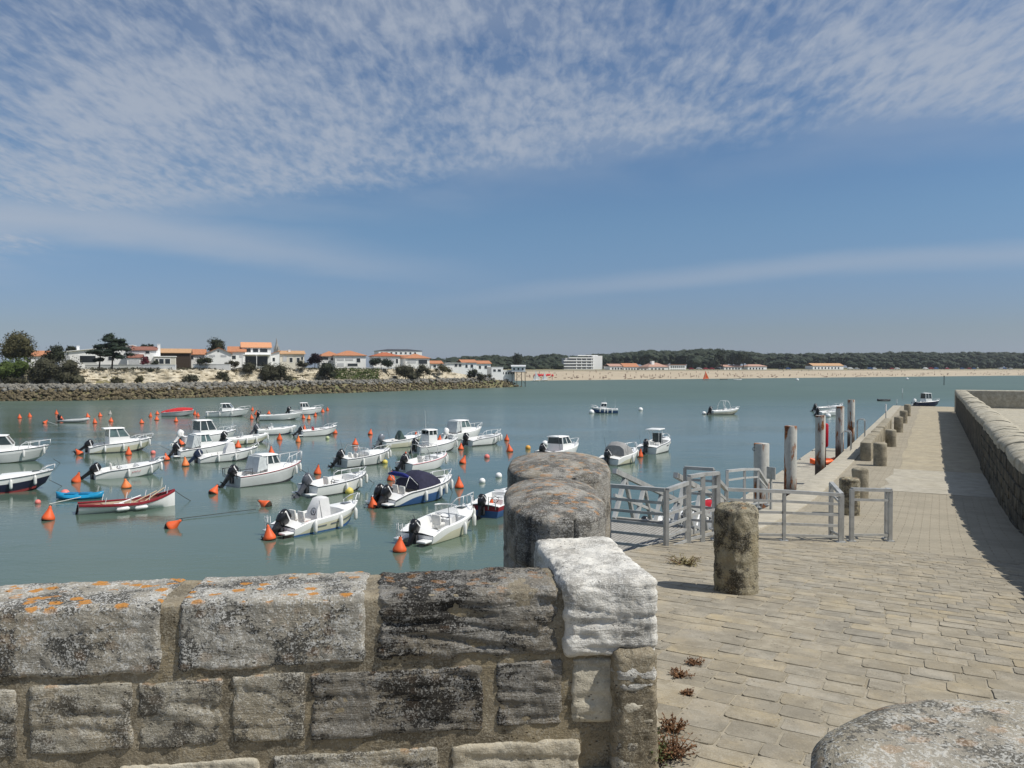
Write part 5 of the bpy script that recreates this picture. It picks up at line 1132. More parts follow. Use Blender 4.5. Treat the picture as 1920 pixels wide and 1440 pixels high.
# ---- foliage
def leafmat(name, dark, light, sc=.6):
    m = bpy.data.materials.new(name); m.use_nodes = True; m.node_tree.nodes.clear(); t = NT(m.node_tree)
    P = t.add('ShaderNodeNewGeometry').outputs['Position']
    c = t.mix(t.ramp(t.noise(P, sc, 4, .6), .35, .65), dark, light)
    c = t.mix(t.ramp(t.noise(P, sc*6, 2), .4, .7, 0., .45), c, tuple(x*.6 for x in dark))
    b = t.add('ShaderNodeBsdfPrincipled', {'Base Color': c, 'Roughness': .75, 'Specular IOR Level': .2})
    t.add('ShaderNodeOutputMaterial', {0: b}); return m
LF_D = leafmat('foliage_dark', (.018, .024, .013), (.042, .050, .026)); LF_O = leafmat('foliage_olive', (.055, .052, .022), (.10, .092, .042))
LF_G = leafmat('foliage_bright', (.045, .068, .014), (.09, .125, .028)); LF_M = leafmat('foliage_scrub', (.035, .036, .02), (.075, .072, .042))
LF_P = leafmat('foliage_purple', (.012, .006, .012), (.03, .014, .022)); LF_R = leafmat('foliage_red', (.10, .02, .03), (.16, .04, .05)); LF_PINE = leafmat('foliage_pine', (.012, .022, .014), (.030, .045, .026))
LF_F = leafmat('foliage_far', (.020, .030, .018), (.040, .053, .030), .12)
BARK = mat('bark', (.06, .045, .035), .95)
def leaves(mb, c, rad, n, size, rg, shell=.55):
    c = Vector(c)
    for _ in range(n):
        d = Vector((rg.gauss(0, 1), rg.gauss(0, 1), rg.gauss(0, 1))).normalized(); r = (shell+(1-shell)*rg.random()**.7)*(1+.25*noise.noise(d*2.1+c*.37))
        p = c+Vector((d.x*rad[0]*r, d.y*rad[1]*r, d.z*rad[2]*r)); s = size*rg.uniform(.6, 1.5)
        a = Vector((rg.gauss(0, 1), rg.gauss(0, 1), rg.gauss(0, 1))).normalized(); b = a.cross(d+Vector((.01, .02, .03))).normalized()
        mb.add([p-a*s-b*s*.5, p+a*s*.9-b*s*.3, p+a*s*.6+b*s*.6, p-a*s*.5+b*s*.55], [(0, 1, 2, 3)])
def solid(mb, c, rad, seed):
    bm = bmesh.new(); bmesh.ops.create_icosphere(bm, subdivisions=2, radius=1.)
    for v in bm.verts:
        k = 1+.38*noise.noise(v.co*1.7+Vector((seed*3.1, 0, 0))); v.co = Vector((v.co.x*rad[0]*k, v.co.y*rad[1]*k, v.co.z*rad[2]*k))
    mb.add([v.co+Vector(c) for v in bm.verts], [tuple(x.index for x in f.verts) for f in bm.faces]); bm.free()
def blobs_in(px0, px1, y0, y1, D, n, rg, k=.36):
    out = []; s = D/FPX; w_, h = (px1-px0)*s, (y1-y0)*s
    for _ in range(n):
        fx, fy = rg.uniform(.18, .82), rg.uniform(.25, .85); r = k*min(w_, h)*rg.uniform(.7, 1.15)
        lim = 1-abs(fx-.5)*1.1; p = at_y(px0+(px1-px0)*fx, y1-(y1-y0)*fy*lim, D+rg.uniform(-.3, .3)*w_); out.append((p, (r*1.15, r*1.15, r)))
    return out
def tree(px0, px1, y0, y1, D, mt, label, name='tree', cat='tree', trunk=True, nb=9, nl=150, leaf=.22, seed=1, group='trees and bushes on the headland', k=.34, base=None):
    rg = random.Random(seed); cx = (px0+px1)/2; yb = base or y1; root = at_y(cx, yb, D); e = empty(name, root); tag(e, label, cat, group)
    cr = MB(); bl = blobs_in(px0, px1, y0, y1 if not trunk else y0+(y1-y0)*.78, D, nb, rg, k)
    for i, (p, r) in enumerate(bl):
        solid(cr, p-root, tuple(q*.55 for q in r), seed+i); leaves(cr, p-root, tuple(q*1.12 for q in r), int(nl*1.6), leaf, rg, .4)
    cr.build('crown', mt, e)
    tr = MB(); top = at_y(cx, y0+(y1-y0)*.35, D)-root; ht = top.z
    tr.tube([(0, 0, -.6), (.05*ht, 0, ht*.3), (-.02*ht, 0, ht*.65), top], [.05*ht, .035*ht, .028*ht, .012*ht], 7)
    for i, (p, r) in enumerate(bl[:5]): tr.tube([(0, 0, ht*.4), (p-root)*.6+Vector((0, 0, ht*.15)), p-root], [.02*ht, .014*ht, .006*ht], 5)
    tr.build('trunk', BARK, e); return e
sd = shore_d
tree(-8, 66, 622, 690, sd(30)+22, LF_O, 'tall feathery olive-brown tree at the far left', nb=14, nl=200, leaf=.20, seed=3, k=.30)
tree(-20, 62, 664, 712, sd(20)+14, LF_G, 'bright green bush below the olive-brown tree', 'bush', 'bush', False, 12, 180, .16, 4)
tree(84, 119, 644, 692, sd(100)+26, LF_D, 'narrow dark evergreen between the left house and olive tree', nb=8, nl=150, seed=5)
tree(60, 112, 668, 722, sd(80)+13, LF_M, 'dark brownish bush on the slope, left one of two', 'bush', 'bush', False, 12, 190, .16, 6)
tree(100, 158, 672, 722, sd(130)+13, LF_M, 'dark brownish bush on the slope, right one of two', 'bush', 'bush', False, 12, 190, .16, 7)
tree(0, 60, 704, 724, sd(20)+10, LF_M, 'low scrub along the rocks at the far left', 'bush', 'bush', False, 10, 130, .14, 8)
# two Atlantic pines in front of the white house
def pine(px, yb, yt, D, layers, label, seed):
    rg = random.Random(seed); root = at_y(px, yb, D); e = empty('pine_tree', root); tag(e, label, 'tree', 'trees and bushes on the headland'); cr = MB(); tr = MB(); top = at_y(px+2, yt+4, D)-root
    tr.tube([(0, 0, -.5), (top.x*.4+.15, 0, top.z*.5), top], [.22, .16, .05], 7)
    for (dx, y, w_, h) in layers:
        p = at_y(px+dx, y, D)-root; s = D/FPX
        tr.tube([(top.x*.4, 0, max(.6, p.z*.82)), p], [.07, .03], 5)
        for k in range(5):
            q = p+Vector((rg.uniform(-.4, .4)*w_*s, rg.uniform(-.6, .6)*w_*s*.6, rg.uniform(-.3, .3)*h*s)); r = (w_*s*.34, w_*s*.30, h*s*.45)
            solid(cr, q, tuple(v*.6 for v in r), seed+k); leaves(cr, q, r, 110, .16, rg, .4)
    cr.build('crown', LF_PINE, e); tr.build('trunk', BARK, e)
pine(210, 688, 626, sd(210)+24, [(-2, 633, 26, 14), (8, 641, 36, 14), (-10, 650, 44, 13), (14, 655, 46, 14), (20, 667, 40, 10), (-16, 663, 34, 9), (4, 645, 40, 14)], 'tall spreading pine in front of the white houses', 11)
pine(186, 688, 646, sd(190)+22, [(-4, 652, 28, 9), (-10, 660, 34, 9), (8, 664, 26, 8), (0, 674, 18, 8)], 'smaller pine with bare trunk left of the tall pine', 12)
tree(258, 292, 643, 664, sd(270)+62, LF_D, 'rounded dark tree top behind the two-storey house', nb=6, nl=90, seed=13)
tree(122, 152, 648, 668, sd(140)+62, LF_D, 'dark tree behind the sloping white roof', nb=6, nl=90, seed=14)
tree(381, 420, 635, 672, sd(400)+50, LF_D, 'dark bushy tree left of the gabled white house', nb=9, nl=150, seed=15)
tree(265, 281, 665, 686, sd(270)+26, LF_R, 'dark red shrub beside the white garage', 'bush', 'bush', False, 5, 120, .13, 16)
tree(284, 299, 676, 686, sd(290)+24, LF_D, 'small clipped dark shrub by the conservatory', 'bush', 'bush', False, 4, 90, .12, 17)
tree(361, 411, 671, 682, sd(380)+26, LF_D, 'long clipped dark hedge before the gabled house', 'hedge', 'hedge', False, 12, 90, .13, 18, k=.6)
tree(415, 458, 676, 690, sd(430)+24, LF_M, 'low brownish shrub below the gabled house', 'bush', 'bush', False, 9, 100, .14, 19)
tree(455, 480, 675, 700, sd(470)+20, LF_M, 'scrub bush at the foot of the orange-roofed villa', 'bush', 'bush', False, 8, 110, .14, 20)
tree(482, 545, 676, 712, sd(510)+18, LF_M, 'large scrub bush overhanging the pale cliff', 'bush', 'bush', False, 14, 150, .16, 21)
tree(500, 556, 700, 716, sd(530)+13, LF_M, 'low dark bush on the rocks under the cliff', 'bush', 'bush', False, 9, 110, .15, 22)
tree(579, 601, 662, 688, sd(590)+32, LF_P, 'dark purple tree between two villas', nb=8, nl=140, seed=23)
tree(594, 634, 680, 712, sd(610)+17, LF_D, 'dark green bush spilling down the cliff right of the purple tree', 'bush', 'bush', False, 12, 140, .16, 24)
tree(552, 582, 676, 690, sd(560)+24, LF_M, 'low shrub between the cream house and the purple tree', 'bush', 'bush', False, 7, 90, .14, 25)
tree(690, 738, 670, 690, sd(715)+30, LF_PINE, 'dark flat-topped cedar beside the hip-roofed villa', nb=10, nl=120, seed=26, k=.4)
tree(738, 782, 680, 711, sd(760)+18, LF_M, 'thick bush hanging over the ochre cliff', 'bush', 'bush', False, 13, 130, .17, 27)
tree(776, 812, 682, 706, sd(795)+20, LF_M, 'second bush over the ochre cliff, under the last villa', 'bush', 'bush', False, 10, 110, .17, 28)
tree(808, 850, 682, 700, sd(830)+24, LF_O, 'pale olive shrub right of the last villa', 'bush', 'bush', False, 9, 90, .17, 29)
tree(868, 905, 692, 710, sd(885)+14, LF_D, 'green bushes in front of the white terrace houses', 'bush', 'bush', False, 9, 90, .17, 30)
tree(894, 925, 698, 712, sd(905)+10, LF_M, 'last low bush before the stilt hut', 'bush', 'bush', False, 8, 80, .16, 31)
tree(207, 232, 706, 720, sd(220)+13, LF_M, 'low bush at the foot of the pale cliff, left', 'bush', 'bush', False, 6, 100, .14, 32)
tree(247, 274, 705, 720, sd(260)+13, LF_O, 'rounded grey-green bush at the foot of the pale cliff', 'bush', 'bush', False, 6, 120, .14, 33)
tree(335, 378, 700, 718, sd(355)+13, LF_M, 'brown scrub patch on the pale cliff face', 'bush', 'bush', False, 8, 100, .14, 34)
tree(402, 432, 696, 714, sd(415)+14, LF_M, 'dark scrub in a notch of the pale cliff', 'bush', 'bush', False, 8, 100, .14, 35)
tree(276, 290, 691, 700, sd(280)+19, LF_D, 'single dark shrub on the cliff edge', 'bush', 'bush', False, 4, 80, .12, 36)
# short scrub and grass along the cliff top, and the green slope below the fence
mb = MB(); rg = random.Random(5)
for _ in range(900):
    i = rg.random()*(len(SP)-26); p = SP[int(i)]+NRM*rg.uniform(18.5, 25); p.z = 3.4+(7.35-3.4)*lowf(i)+rg.uniform(-.1, .2)
    leaves(mb, p, (rg.uniform(.4, 1.3),)*2+(rg.uniform(.2, .8),), 18, .16, rg)
for _ in range(330):
    i = rg.random()*(len(SP)-20); p = SP[int(i)]+NRM*rg.uniform(14.5, 18.5)
    if noise.noise(p*.07) < -.02: continue
    g_ = rg.random(); p = p+NRM*(3.5*g_); p.z = 3.3+4.*g_*lowf(i); leaves(mb, p, (rg.uniform(.4, 1.3),)*2+(rg.uniform(.3, .8),), 22, .17, rg)
tag(mb.build('cliff_top_scrub', LF_M), kind='stuff')
mb = MB(); rg = random.Random(6); a = at_y(628, 712, sd(640)+14); b_ = at_y(712, 712, sd(700)+14); c = at_y(712, 692, sd(700)+24); d_ = at_y(628, 692, sd(640)+24)
for _ in range(700):
    f, g = rg.random(), rg.random(); p = a.lerp(b_, f).lerp(d_.lerp(c, f), g); leaves(mb, p+Vector((0, -1.2, .25)), (.5, .5, .22), 8, .16, rg)
tag(mb.build('green_slope', LF_G), kind='stuff')

# ================================================================== HOUSES
PLAS = mat('white_render', (.84, .84, .82), .9, 0, .03, .8); PLASC = mat('cream_render', (.66, .63, .55), .9, 0, .04, .8); SHUT = mat('grey_shutter', (.50, .51, .52), .7)
TILE = mat('orange_roof_tile', (.42, .185, .095), .85, 0, .16, 2.5, .03, 6); TILEB = mat('brown_roof_tile', (.24, .105, .075), .85, 0, .15, 2.5, .03, 6); TILET = mat('tan_roof_tile', (.46, .28, .15), .85, 0, .15, 2.5, .03, 6); TILED = mat('dark_orange_tile', (.38, .12, .055), .85, 0, .15, 2.5, .03, 6)
SLATE = mat('slate_roof', (.06, .065, .075), .7); WPANE = mat('window_glass_dark', (.03, .035, .04), .15, spec=.6); DARKW = mat('dark_timber', (.05, .035, .025), .9); SHADEI = mat('shaded_render', (.42, .42, .41), .9)  # SHADEI: white render greyed down, recess shade put into its colour
def villa(label, D, x0, x1, ye, yb, roof, yt, wins=(), dep=9., wall=None, tile=None, chim=(), name='house', cat='house', over=.45, group='houses on the headland', extra=()):
    s = D/FPX; w_ = (x1-x0)*s; cx = (x0+x1)/2; base = at_y(cx, yb, D); H = (yb-ye)*s; RH = (ye-yt)*s; wall = wall or PLAS; tile = tile or TILE
    e = empty(name, base, R(20 if group.startswith('houses') else 22)); tag(e, label, cat, group); b = MB()
    if roof == 'gablef':
        b.loft([[(-w_/2, y, -1.5), (w_/2, y, -1.5), (w_/2, y, H), (0, y, H+RH-.12), (-w_/2, y, H)] for y in (0, dep)], True, True)
    elif roof == 'mono': b.loft([[(-w_/2, y, -1.5), (w_/2, y, -1.5), (w_/2, y, H+RH-.05), (-w_/2, y, H)] for y in (0, dep)], True, True)
    else: b.box((0, dep/2, H/2-.75), (w_, dep, H+1.5))
    wo = b.build('wall', wall, e)
    b = MB(); o = over; W, Dp = w_/2+o, dep/2+o; cy = dep/2
    if roof == 'hip':
        rl = max(.1, W-Dp*.9); th = .14
        b.add([(-W, cy-Dp, H-.02), (W, cy-Dp, H-.02), (W, cy+Dp, H-.02), (-W, cy+Dp, H-.02), (-W, cy-Dp, H+th), (W, cy-Dp, H+th), (W, cy+Dp, H+th), (-W, cy+Dp, H+th), (-rl, cy, H+RH), (rl, cy, H+RH)],
              [(3, 2, 1, 0), (0, 1, 5, 4), (1, 2, 6, 5), (2, 3, 7, 6), (3, 0, 4, 7), (4, 5, 9, 8), (6, 7, 8, 9), (5, 6, 9), (7, 4, 8)])
    elif roof == 'gable':
        b.loft([[(x, cy-Dp, H-.03), (x, cy, H+RH-.16), (x, cy+Dp, H-.03), (x, cy+Dp, H+.13), (x, cy, H+RH), (x, cy-Dp, H+.13)] for x in (-W, W)], True, True)
    elif roof == 'gablef':
        b.loft([[(-W, y, H-.22), (0, y, H+RH-.06), (W, y, H-.22), (W, y, H-.08), (0, y, H+RH+.1), (-W, y, H-.08)] for y in (-o, dep+o)], True, True)
    elif roof == 'mono':
        b.loft([[(-W, y, H-.05), (W, y, H+RH), (W, y, H+RH+.16), (-W, y, H+.11)] for y in (-o, dep+o)], True, True)
    else: b.box((0, cy, H+.1), (2*W, 2*Dp, .24))
    ro = b.build('roof', tile, e)
    for (cxp, ct, cw) in chim:
        x = (cxp-cx)*s; zt = (yb-ct)*s; b = MB(); b.box((x, dep*.35, (zt+H*.5)/2), (cw*s, cw*s, zt-H*.5)); b.box((x, dep*.35, zt+.06), (cw*s+.12, cw*s+.12, .12)); b.build('chimney', PLAS, ro)
    for q in wins:
        a0, b0, a1, b1 = q[:4]; kind = q[4] if len(q) > 4 else 'w'; X0, X1, Z0, Z1 = (a0-cx)*s, (a1-cx)*s, (yb-b1)*s, (yb-b0)*s; xc, zc, ww, hh = (X0+X1)/2, (Z0+Z1)/2, X1-X0, Z1-Z0
        if kind == 'g': b = MB(); b.box((xc, -.03, zc), (ww, .1, hh)); b.build('garage_door', SHUT, e); continue
        if kind == 's': b = MB(); b.box((xc, -.03, zc), (ww, .09, hh)); b.build('shutter', SHUT, e); continue
        if kind == 'v':     # veranda: slab on posts in front of a shaded wall
            b = MB(); b.box((xc, -1.1, Z1), (ww, 2.2, .22)); v = b.build('veranda', PLAS, e)
            for k in range(3): MB().box((X0+.12+(ww-.24)*k/2, -2.05, Z1/2-.1), (.2, .2, Z1)).build('post', PLAS, v)
            b = MB(); b.box((xc, -.02, zc-.1), (ww*.8, .08, hh*.8)); p = b.build('pane', WPANE, v); continue
        b = MB(); b.box((xc, -.02, zc), (ww, .10, hh)); f = b.build('window', SHUT if kind == 'f' else PLAS, e)
        b = MB(); b.box((xc, -.065, zc), (ww*.84, .05, hh*.84)); b.build('pane', WPANE, f)
    return e
villa('small white house with orange roof peeping behind the far left trees', sd(60)+70, 48, 86, 668, 690, 'gable', 657, [(52, 672, 60, 680)], 8)
villa('long low white house with one sloping roof behind the pines', sd(160)+44, 120, 240, 661, 690, 'mono', 647, [(124, 667, 137, 677, 'g'), (151, 666, 182, 681, 'w'), (200, 668, 212, 676)], 10, tile=PLAS, chim=[(147, 649, 4)])
villa('two-storey white house with brown roof and a tall white chimney', sd(260)+40, 243, 291, 657, 690, 'gable', 649, [(250, 659, 262, 664, 's'), (272, 658, 280, 663), (270, 668, 278, 676)], 8, tile=TILEB, chim=[(294, 645, 5)], over=.3)
villa('low white garage with brown roof before the two-storey house', sd(250)+36, 240, 265, 671, 690, 'gable', 664, [(243, 673, 261, 685, 'g')], 4, tile=TILEB, over=.25)
villa('flat-topped white conservatory with large glass doors', sd(310)+36, 291, 327, 669, 690, 'flat', 667, [(299, 672, 308, 683), (309, 672, 319, 683), (293, 672, 298, 683)], 4, wall=PLASC, tile=PLAS, over=.2)
villa('dark timber barn with a broad tan roof', sd(325)+52, 299, 354, 662, 690, 'gable', 653, [(306, 668, 320, 680)], 9, wall=DARKW, tile=TILET)
villa('orange-roofed cottage between the barn and the dark tree', sd(365)+60, 352, 383, 665, 690, 'gable', 654, [(356, 667, 364, 674)], 8)
villa('white gabled house with small shuttered windows facing the sea', sd(410)+40, 389, 432, 662, 690, 'gablef', 652, [(394, 665, 404, 669, 's'), (414, 665, 424, 669, 's'), (408, 657, 411, 660)], 9)
villa('orange-roofed white wing right of the gabled house', sd(445)+43, 430, 459, 660, 690, 'gable', 649, [(435, 666, 443, 674), (449, 665, 456, 670, 's')], 8)
villa('tall modern white villa with pale orange roof and balcony', sd(480)+42, 455, 507, 652, 690, 'gable', 641, [(459, 653, 472, 661), (474, 653, 485, 661), (486, 653, 502, 661), (456, 665, 506, 688, 'v')], 9, tile=mat('pale_orange_tile', (.60, .29, .15), .85, 0, .12, 2.5), over=.35)
villa('white side wing of the modern villa with a sloping orange roof', sd(515)+42, 507, 524, 664, 690, 'mono', 658, [(511, 670, 516, 678)], 8)
villa('cream bungalow with tan roof and two windows', sd(545)+46, 526, 570, 664, 690, 'gable', 657, [(531, 668, 538, 678, 's'), (543, 670, 549, 680), (556, 670, 562, 680), (564, 668, 568, 675)], 9, wall=PLASC, tile=TILET, chim=[(544, 656, 4)])
villa('left hip-roofed villa of the pair with a dark window band', sd(620)+52, 600, 640, 668, 690, 'hip', 658, [(602, 669, 617, 675), (620, 670, 626, 676), (603, 680, 615, 687)], 10)
villa('right hip-roofed villa of the pair with shutters and terrace', sd(658)+42, 629, 686, 667, 692, 'hip', 657, [(632, 671, 645, 676, 's'), (648, 671, 662, 676, 's'), (668, 671, 676, 680), (650, 681, 672, 687), (633, 681, 645, 687, 's')], 11)
villa('dark-orange hip-roofed villa behind the cedar', sd(725)+46, 701, 750, 668, 692, 'hip', 660, [(732, 672, 740, 682, 's'), (742, 672, 747, 682)], 10, tile=TILED)
villa('long white apartment house with slate roof behind the villas', sd(750)+110, 710, 792, 658, 690, 'hip', 654, [(714+k*9, 660, 718+k*9, 664) for k in range(8)], 12, tile=SLATE, over=.2)
villa('small orange house wedged between two hip-roofed villas', sd(755)+70, 750, 768, 669, 690, 'gable', 665, [(756, 672, 761, 678)], 8, wall=PLASC)
villa('last orange hip-roofed villa with an open terrace', sd(782)+44, 760, 806, 672, 692, 'hip', 663, [(764, 674, 780, 681, 's'), (783, 674, 803, 683)], 10)
villa('low orange roof showing right of the last villa', sd(820)+60, 808, 830, 682, 692, 'gable', 676, [(812, 684, 818, 689)], 7)
villa('flat white terrace house nearest the point', sd(860)+60, 836, 872, 681, 700, 'flat', 679, [(852, 682, 858, 688), (860, 682, 866, 688)], 8, tile=SHUT)
villa('orange-roofed white terrace house, left of two near the point', sd(880)+70, 866, 894, 680, 700, 'gable', 674, [(872, 683, 877, 690), (882, 683, 888, 690)], 8)
villa('orange-roofed white terrace house, right of two near the point', sd(905)+72, 892, 921, 682, 702, 'gable', 676, [(897, 685, 902, 692), (908, 685, 914, 692)], 8)
# garden walls and fence
for (a, b0, y0, y1, off, lb) in ((160, 330, 684, 690, 32, 'low white garden wall before the pines and garage'), (362, 432, 683, 689, 30, 'stepped low white garden wall before the gabled house')):
    D = sd((a+b0)/2)+off-5; p0, p1 = at_y(a, y1, D), at_y(b0, y1, D); h = (y1-y0)*D/FPX; mb = MB(); mb.box((p0+p1)/2+Vector((0, 0, h/2-.4)), ((p1-p0).length, .25, h+.8))
    mb.box((p0+p1)/2+Vector((0, 0, h+.03)), ((p1-p0).length, .35, .07)); tag(mb.build('garden_wall', PLAS), lb, 'wall')
D = sd(690)+24; fe = empty('garden_fence', at_y(640, 693, D)); tag(fe, 'white post and rail fence above the green slope', 'fence')
L_ = 100*D/FPX
for k in range(14): MB().box((L_*k/13, 0, .45), (.14, .14, .95)).build('post', PLAS, fe)
for z in (.45, .8): MB().box((L_/2, 0, z), (L_, .06, .12)).build('rail', PLAS, fe)
# church spire behind the villas
p = at_y(519, 690, sd(519)+190); sc_ = p.y/FPX; e = empty('church_spire', p); tag(e, 'slender grey stone church spire behind the modern villa', 'spire'); ST_ = mat('spire_stone', (.30, .29, .27), .9)
MB().box((0, 0, 13*sc_), (9*sc_, 9*sc_, 46*sc_)).build('tower', ST_, e)
b = MB(); b.lathe([(4.6*sc_, 36*sc_), (2.2*sc_, 44*sc_), (.3*sc_, 56*sc_)], n=8); b.build('steeple', ST_, e)
for x, y in ((-1, -1), (1, -1), (-1, 1), (1, 1)): b = MB(); b.lathe([(.9*sc_, 0), (.1, 5*sc_)], (3.6*x*sc_, 3.6*y*sc_, 36*sc_), 6); b.build('pinnacle', ST_, e)
# stilt fishing hut and white pavilion at the point
D = sd(965)+4; s = D/FPX; base = at_z(968, 727); base = at_y(970, 722, D)
e = empty('stilt_hut', at_y(972, 713, D)); tag(e, 'white fishing hut on dark stilts at the tip of the headland', 'hut')
MB().box((0, 1.5, 4.6*1.), (26*s, 3.2, 10*s)).build('cabin', PLAS, e); b = MB(); b.loft([[(x, -.5, 4.6+5*s), (x, 1.5, 4.6+8*s), (x, 3.5, 4.6+5*s)] for x in (-14*s, 14*s)], True, True); b.build('roof', SHUT, e)
MB().box((0, 1.5, 4.6-5.4*s), (30*s, 4., .2)).build('platform', DARKW, e)
for x in (-12, -3, 6, 13):
    for y in (.1, 2.9): MB().tube([(x*s, y, -4.5), (x*s*.97, y, 4.6-5.3*s)], .13, 6).build('stilt', DARKW, e)
b = MB(); b.bar((-12*s, 0, -1.5), (6*s, 0, 2.8), .1, .1); b.bar((13*s, 0, -1.5), (-3*s, 0, 2.8), .1, .1); b.build('brace', DARKW, e)
for k in range(3): MB().box((-8*s+k*8*s, -.12, 4.7), (3*s, .06, 4*s)).build('window', WPANE, e)
MB().bar((-14*s, 1.5, 4.6-5*s), (-36*s, 6., 3.), 1., .15).build('footbridge', DARKW, e)
villa('white flat-roofed pavilion beside the stilt hut', sd(940)+12, 921, 944, 689, 706, 'flat', 687, [(924, 692, 930, 697), (933, 692, 940, 697)], 6, tile=PLAS, over=.1)
villa('low white glazed pavilion joining the stilt hut', sd(955)+10, 940, 966, 695, 708, 'flat', 693, [(942+k*5, 697, 945+k*5, 702) for k in range(5)], 5, tile=PLAS, over=.15)

# ================================================================== FAR SHORE: beach, buildings, pine wood
def bw_y(px): return 714+(px-975)*(704-714)/945 if px < 1920 else 704-(px-1920)*.004
def bd(px): return at_z(px, max(bw_y(px), 700)).y
mb = MB(); secs = []
for px in range(900, 2420, 20):
    d = bd(px); a = at_z(px, max(bw_y(px), 700)); a.z = -.5
    q = lambda k: d+k
    secs.append([a+Vector((0, -6, -.3)), at_y(px, 0, d+5)*Vector((1, 1, 0)) if False else Vector(((px-960)/FPX*(d+6), d+6, .45)), Vector(((px-960)/FPX*(d+40), d+40, 2.9)), Vector(((px-960)/FPX*(d+85), d+85, 5.3+.3*noise.noise(Vector((px*.02, 0, 0)))))])
mb.loft(secs, False); tag(mb.build('beach', SANDM, None, True), kind='structure')
mb = MB(); mb.loft([[Vector(((px-960)/FPX*(bd(px)+k), bd(px)+k, z)) for k, z in ((84, 5.), (88, 6.3), (130, 7.1), (1600, 9.))] for px in range(700, 2420, 20)], False)
tag(mb.build('far_land', GRASS, None, True), kind='structure')
mb = MB(); mb.loft([[Vector(((px-960)/FPX*(bd(px)+k), bd(px)+k, z)) for k, z in ((83.5, 4.6), (83.5, 6.4), (84.5, 6.4), (84.5, 4.6))] for px in range(960, 2420, 20)], False)
tag(mb.build('promenade_wall', WALLC), 'long low stone promenade wall behind the far beach', 'wall')
TOPS = [(700, 676), (820, 672), (880, 669), (920, 666), (960, 667), (1000, 668), (1040, 664), (1062, 668), (1140, 664), (1180, 659), (1220, 656), (1260, 659), (1310, 655), (1345, 654), (1400, 660), (1440, 664), (1500, 662), (1560, 663), (1620, 662), (1680, 660), (1760, 661), (1840, 660), (1920, 661), (2400, 662)]
def top_y(px):
    for (a, ya), (b, yb) in zip(TOPS, TOPS[1:]):
        if px <= b: return ya+(yb-ya)*(px-a)/(b-a)
    return 661
rg = random.Random(99); mb = MB(); ico = []
for k in range(8):
    bm = bmesh.new(); bmesh.ops.create_icosphere(bm, subdivisions=2, radius=1.); n_ = Vector((k*7., 0, 0))
    for v in bm.verts: v.co *= 1+.45*noise.noise(v.co*1.6+n_)+.22*noise.noise(v.co*4+n_)
    ico.append(([v.co.copy() for v in bm.verts], [tuple(x.index for x in f.verts) for f in bm.faces])); bm.free()
for row, (off, lift) in enumerate(((330, 0.), (270, 1.5), (215, 5.), (170, 11.), (135, 18.))):
    px = 800.
    while px < 2380:
        D = bd(px)+off+rg.uniform(-20, 20); yt = top_y(px)+lift*rg.uniform(.7, 1.15)+rg.uniform(-1.5, 3.5)
        skip = (row >= 3 and ((1045 if row == 3 else 1102) < px < 1136 or 1138 < px < 1294 or 1345 < px < 1445 or 1512 < px < 1592)) or (row == 2 and 1070 < px < 1130)
        if not skip and yt < 690:
            r = rg.uniform(2.8, 5.4)*(1 if row < 3 else .8); p = at_y(px, yt, D); c = p-Vector((0, 0, r*.62)); V, Fc = ico[rg.randrange(8)]; a = rg.uniform(0, 6.28); ca, sa = math.cos(a), math.sin(a)
            mb.add([c+Vector(((v.x*ca-v.y*sa)*r*1.15, (v.x*sa+v.y*ca)*r*1.15, v.z*r*.68)) for v in V], Fc)
            c2 = c-Vector((0, 0, r*.9)); mb.add([c2+Vector(((v.x*ca+v.y*sa)*r*.95, (-v.x*sa+v.y*ca)*r*.95, v.z*r*.9)) for v in V], Fc)
            leaves(mb, c, (r*1.25, r*1.25, r*.85), 34, .5, rg, .75)
        px += rg.uniform(3.5, 7.5)
tag(mb.build('pine_wood', LF_F), kind='stuff')
tree(962, 980, 662, 690, bd(980)+60, LF_F, 'lone umbrella pine right above the stilt hut', nb=6, nl=80, leaf=.5, seed=61, group='pines on the far shore', k=.42)
tree(1345, 1362, 653, 690, bd(1350)+100, LF_F, 'tallest pine crown on the far shore skyline', nb=6, nl=80, leaf=.5, seed=62, group='pines on the far shore', k=.42)
tree(1382, 1404, 655, 690, bd(1390)+95, LF_F, 'tall dark pine right of the skyline peak', nb=7, nl=80, leaf=.5, seed=63, group='pines on the far shore', k=.42)

# white hotel block
D = bd(1095)+110; s = D/FPX; e = empty('hotel_block', at_y(1094, 697, D), R(16)); tag(e, 'white stepped hotel block with long balconies on the far shore', 'building')
def hx(px): return (px-1094)*s
def hz_(py): return (697-py)*s
MB().box((hx(1122.5), 5, hz_(682)), (19*s, 10, 30*s)).build('stair_tower', PLAS, e)
MB().box((hx(1087), 5.5, hz_(684)), (56*s, 9, 26*s)).build('wall', SHADEI, e)  # wall behind the balconies, their shade painted in as grey
for k in range(5):
    y = 671+k*5.4; x0 = 1072-k*(-0)-(18 if k > 0 else 8)
    fl = MB().box((hx((x0+1114)/2), .1, hz_(y)), ((1114-x0)*s, 2.2, 2.0*s)).build('balcony', PLAS, e)
    MB().box((hx((x0+1112)/2), .85, hz_(y+2.6)), ((1110-x0)*s, .2, 2.4*s)).build('window_band', mat('shaded_glazing', (.16, .17, .18), .3), e)  # glazing strip with the balcony recess shade put into its colour
MB().box((hx(1104), 5, hz_(666.5)), (40*s, 8, 1.6*s)).build('roof', PLAS, e)
for x in (1080, 1090, 1100, 1110): MB().box((hx(x), .4, hz_(684)), (.5, 2., 24*s)).build('fin_wall', PLAS, e)
